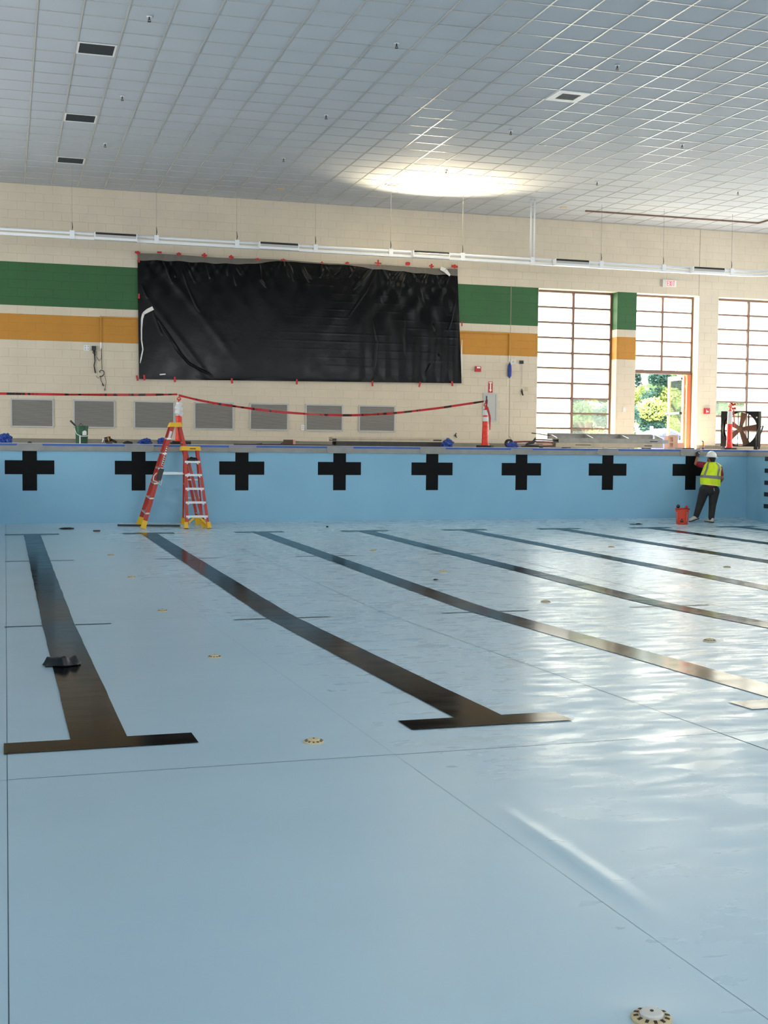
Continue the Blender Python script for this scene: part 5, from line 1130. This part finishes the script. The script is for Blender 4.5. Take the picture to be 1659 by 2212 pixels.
# hard hat
hc_ = head+Vector((0, 0, .035))
hat = sub('hard_hat', 'hat', wk, lambda q: (q.lathe(hc_, [(.118, .0), (.116, .03), (.108, .07), (.088, .105), (.055, .128), (.015, .136)], 28),), True)
sub('brim', 'hat', hat, lambda q: q.prism([hc_+Vector(((.14+.03*max(0, math.cos(t-2.2)))*math.cos(t), (.15+.03*max(0, math.cos(t-2.2)))*math.sin(t), .012*math.cos(t)*-1.6)) for t in [2*math.pi*k/32 for k in range(32)]], (0, 0, .009)), True)
sub('ridge', 'hat', hat, lambda q: q.tube([hc_+Vector((-.1*math.cos(t)*.35, .1*math.cos(t)*.95, .05+.088*math.sin(t))) for t in [math.pi*k/10 for k in range(11)]], .012, 8), True)
# shoes
def shoe(heel, toe, lift, nm):
    d = (toe-heel); L0 = d.length; d.normalize()
    up = Vector((0, 0, 1)); up = (up-d*up.dot(d)).normalized(); sd = d.cross(up)
    o = blob('shoe', 'shoe', wk, [([heel+up*.045, heel+d*L0*.35+up*.055, heel+d*L0*.7+up*.038, toe-d*.03+up*.032], [.040, .044, .040, .030]), ([heel+up*.05, heel+up*.09], [.038, .04])], (), .008, 4)
    sub('sole', 'sole', o, lambda q: q.prism([heel-d*.045+sd*.03, heel-d*.045-sd*.03, heel+d*L0*.4-sd*.036, heel+d*L0*.75-sd*.046, toe-sd*.022, toe+d*.01, toe+sd*.022, heel+d*L0*.75+sd*.046, heel+d*L0*.4+sd*.036], up*.022))
shoe(Vector((ankR.x-.0, ankR.y-.03, RFz)), Vector((ankR.x-.05, ankR.y+.20, RFz)), 0, 'r')
tz = floorz(ankL.y)+.008
shoe(Vector((ankL.x+.02, ankL.y, tz+.055)), Vector((ankL.x-.20, ankL.y-.04, tz+.0)), 0, 'l')

# ------------------------------------------------------------------ outdoors behind the windows
b = MB()
def gz(y): return 1.58 if y < 33 else 1.58-1.7*min(1, (y-33)/7)
b.grid(lambda u, v: (-20+110*u, YW+.4+70*v, gz(YW+.4+70*v)), 6, 40)
tag(b.build('ground_outside', 'ground', base=(0, 0, 0)), 'pale sunny ground outside the doorway', None, None, 'structure')
def tree(name, x, y, h, R, label, seed, nleaf, mix):
    rng = random.Random(seed); z0 = gz(y); r = thing(name, (x, y, z0), label, 'tree', 'trees outside the building')
    sub('trunk', 'bark', r, lambda q: (q.tube([(x, y, z0), (x+.1, y, z0+h*.35), (x-.1, y, z0+h*.7)], [.22, .16, .07], 8), [q.tube([(x, y, z0+h*(.25+.1*k)), (x+R*.5*math.cos(k*2.1), y+R*.5*math.sin(k*2.1), z0+h*(.45+.1*k))], [.07, .03], 6) for k in range(4)]), True)
    cl = [(Vector((R*math.sqrt(rng.random())*math.cos(k*2.4), R*math.sqrt(rng.random())*math.sin(k*2.4), h*(.06+.9*rng.random()))), rng.uniform(.4, .62)*R*.6, rng.random()) for k in range(44)]
    for mi_, mn in enumerate(mix):
        q = MB()
        for c, cr_, pick in cl:
            if int(pick*len(mix)) != mi_: continue
            for _ in range(nleaf):
                d = Vector((rng.gauss(0, 1), rng.gauss(0, 1), rng.gauss(0, 1))).normalized(); p = Vector((x, y, z0))+c+Vector((d.x, d.y, d.z*.7))*cr_*(.6+.45*rng.random())
                a = Vector((rng.gauss(0, 1), rng.gauss(0, 1), rng.gauss(0, .6))).normalized(); e = a.cross(Vector((rng.gauss(0, 1), rng.gauss(0, 1), rng.gauss(0, 1)))).normalized(); s_ = rng.uniform(.06, .12)
                q.add([p-a*s_, p+e*s_*.45, p+a*s_, p-e*s_*.45], [(0, 1, 2, 3)])
        if q.v: tag(q.build('foliage', mn, r, recalc=False), kind='stuff')
tree('leafy_tree', 23.0, 47.0, 6.5, 1.9, 'green tree seen through the clear panes of the first window', 13, 620, ('leafB', 'leafC', 'leafA'))
tree('leafy_tree', 28.2, 48.0, 7.5, 2.0, 'yellow green tree straight outside the open doorway', 11, 620, ('leafA', 'leafB', 'leafC', 'leafC'))
tree('leafy_tree', 33.4, 49.0, 7.5, 2.0, 'leafy tree outside the right window behind the fan', 14, 620, ('leafB', 'leafC', 'leafA'))
tree('leafy_tree', 25.6, 54.5, 9.0, 2.1, 'dark tree at the left of the view through the doorway', 12, 620, ('leafC', 'leafB', 'leafC', 'leafA'))
tree('leafy_tree', 31.0, 55.5, 9.5, 2.1, 'tall dark tree at the right of the view through the doorway', 15, 620, ('leafC', 'leafB', 'leafA'))
tree('leafy_tree', 36.6, 56.0, 9.0, 2.1, 'tall tree far right outside the window behind the fan', 17, 620, ('leafC', 'leafB'))
TXc = atY(1425, 945, 42.0).x; ty = 42.0; r = thing('portable_toilet', (TXc, ty, gz(ty)), 'blue portable toilet cabin with a white roof outside the doorway', 'toilet')
zr = atY(1425, 941, ty).z
sub('cabin', 'toiletblue', r, lambda q: q.box((TXc-.5, ty-.55, gz(ty)), (TXc+.5, ty+.55, zr)))
rw = .60
sub('roof', 'toiletroof', r, lambda q: (q.prism([(TXc-rw, ty-.62, zr), (TXc+rw, ty-.62, zr), (TXc+rw, ty-.62, zr+.05), (TXc+.1, ty-.62, zr+.26), (TXc-rw, ty-.62, zr+.07)], (0, 1.24, 0))))
sub('gable', 'toiletblue', r, lambda q: q.prism([(TXc-.25, ty-.63, zr), (TXc+rw-.03, ty-.63, zr), (TXc+rw-.05, ty-.63, zr+.03), (TXc+.12, ty-.63, zr+.18), (TXc-.25, ty-.63, zr+.05)], (0, .02, 0)))
sub('vent_pipe', 'toiletroof', r, lambda q: q.tube([(TXc-.35, ty, zr), (TXc-.35, ty, zr+.34)], .06, 10))
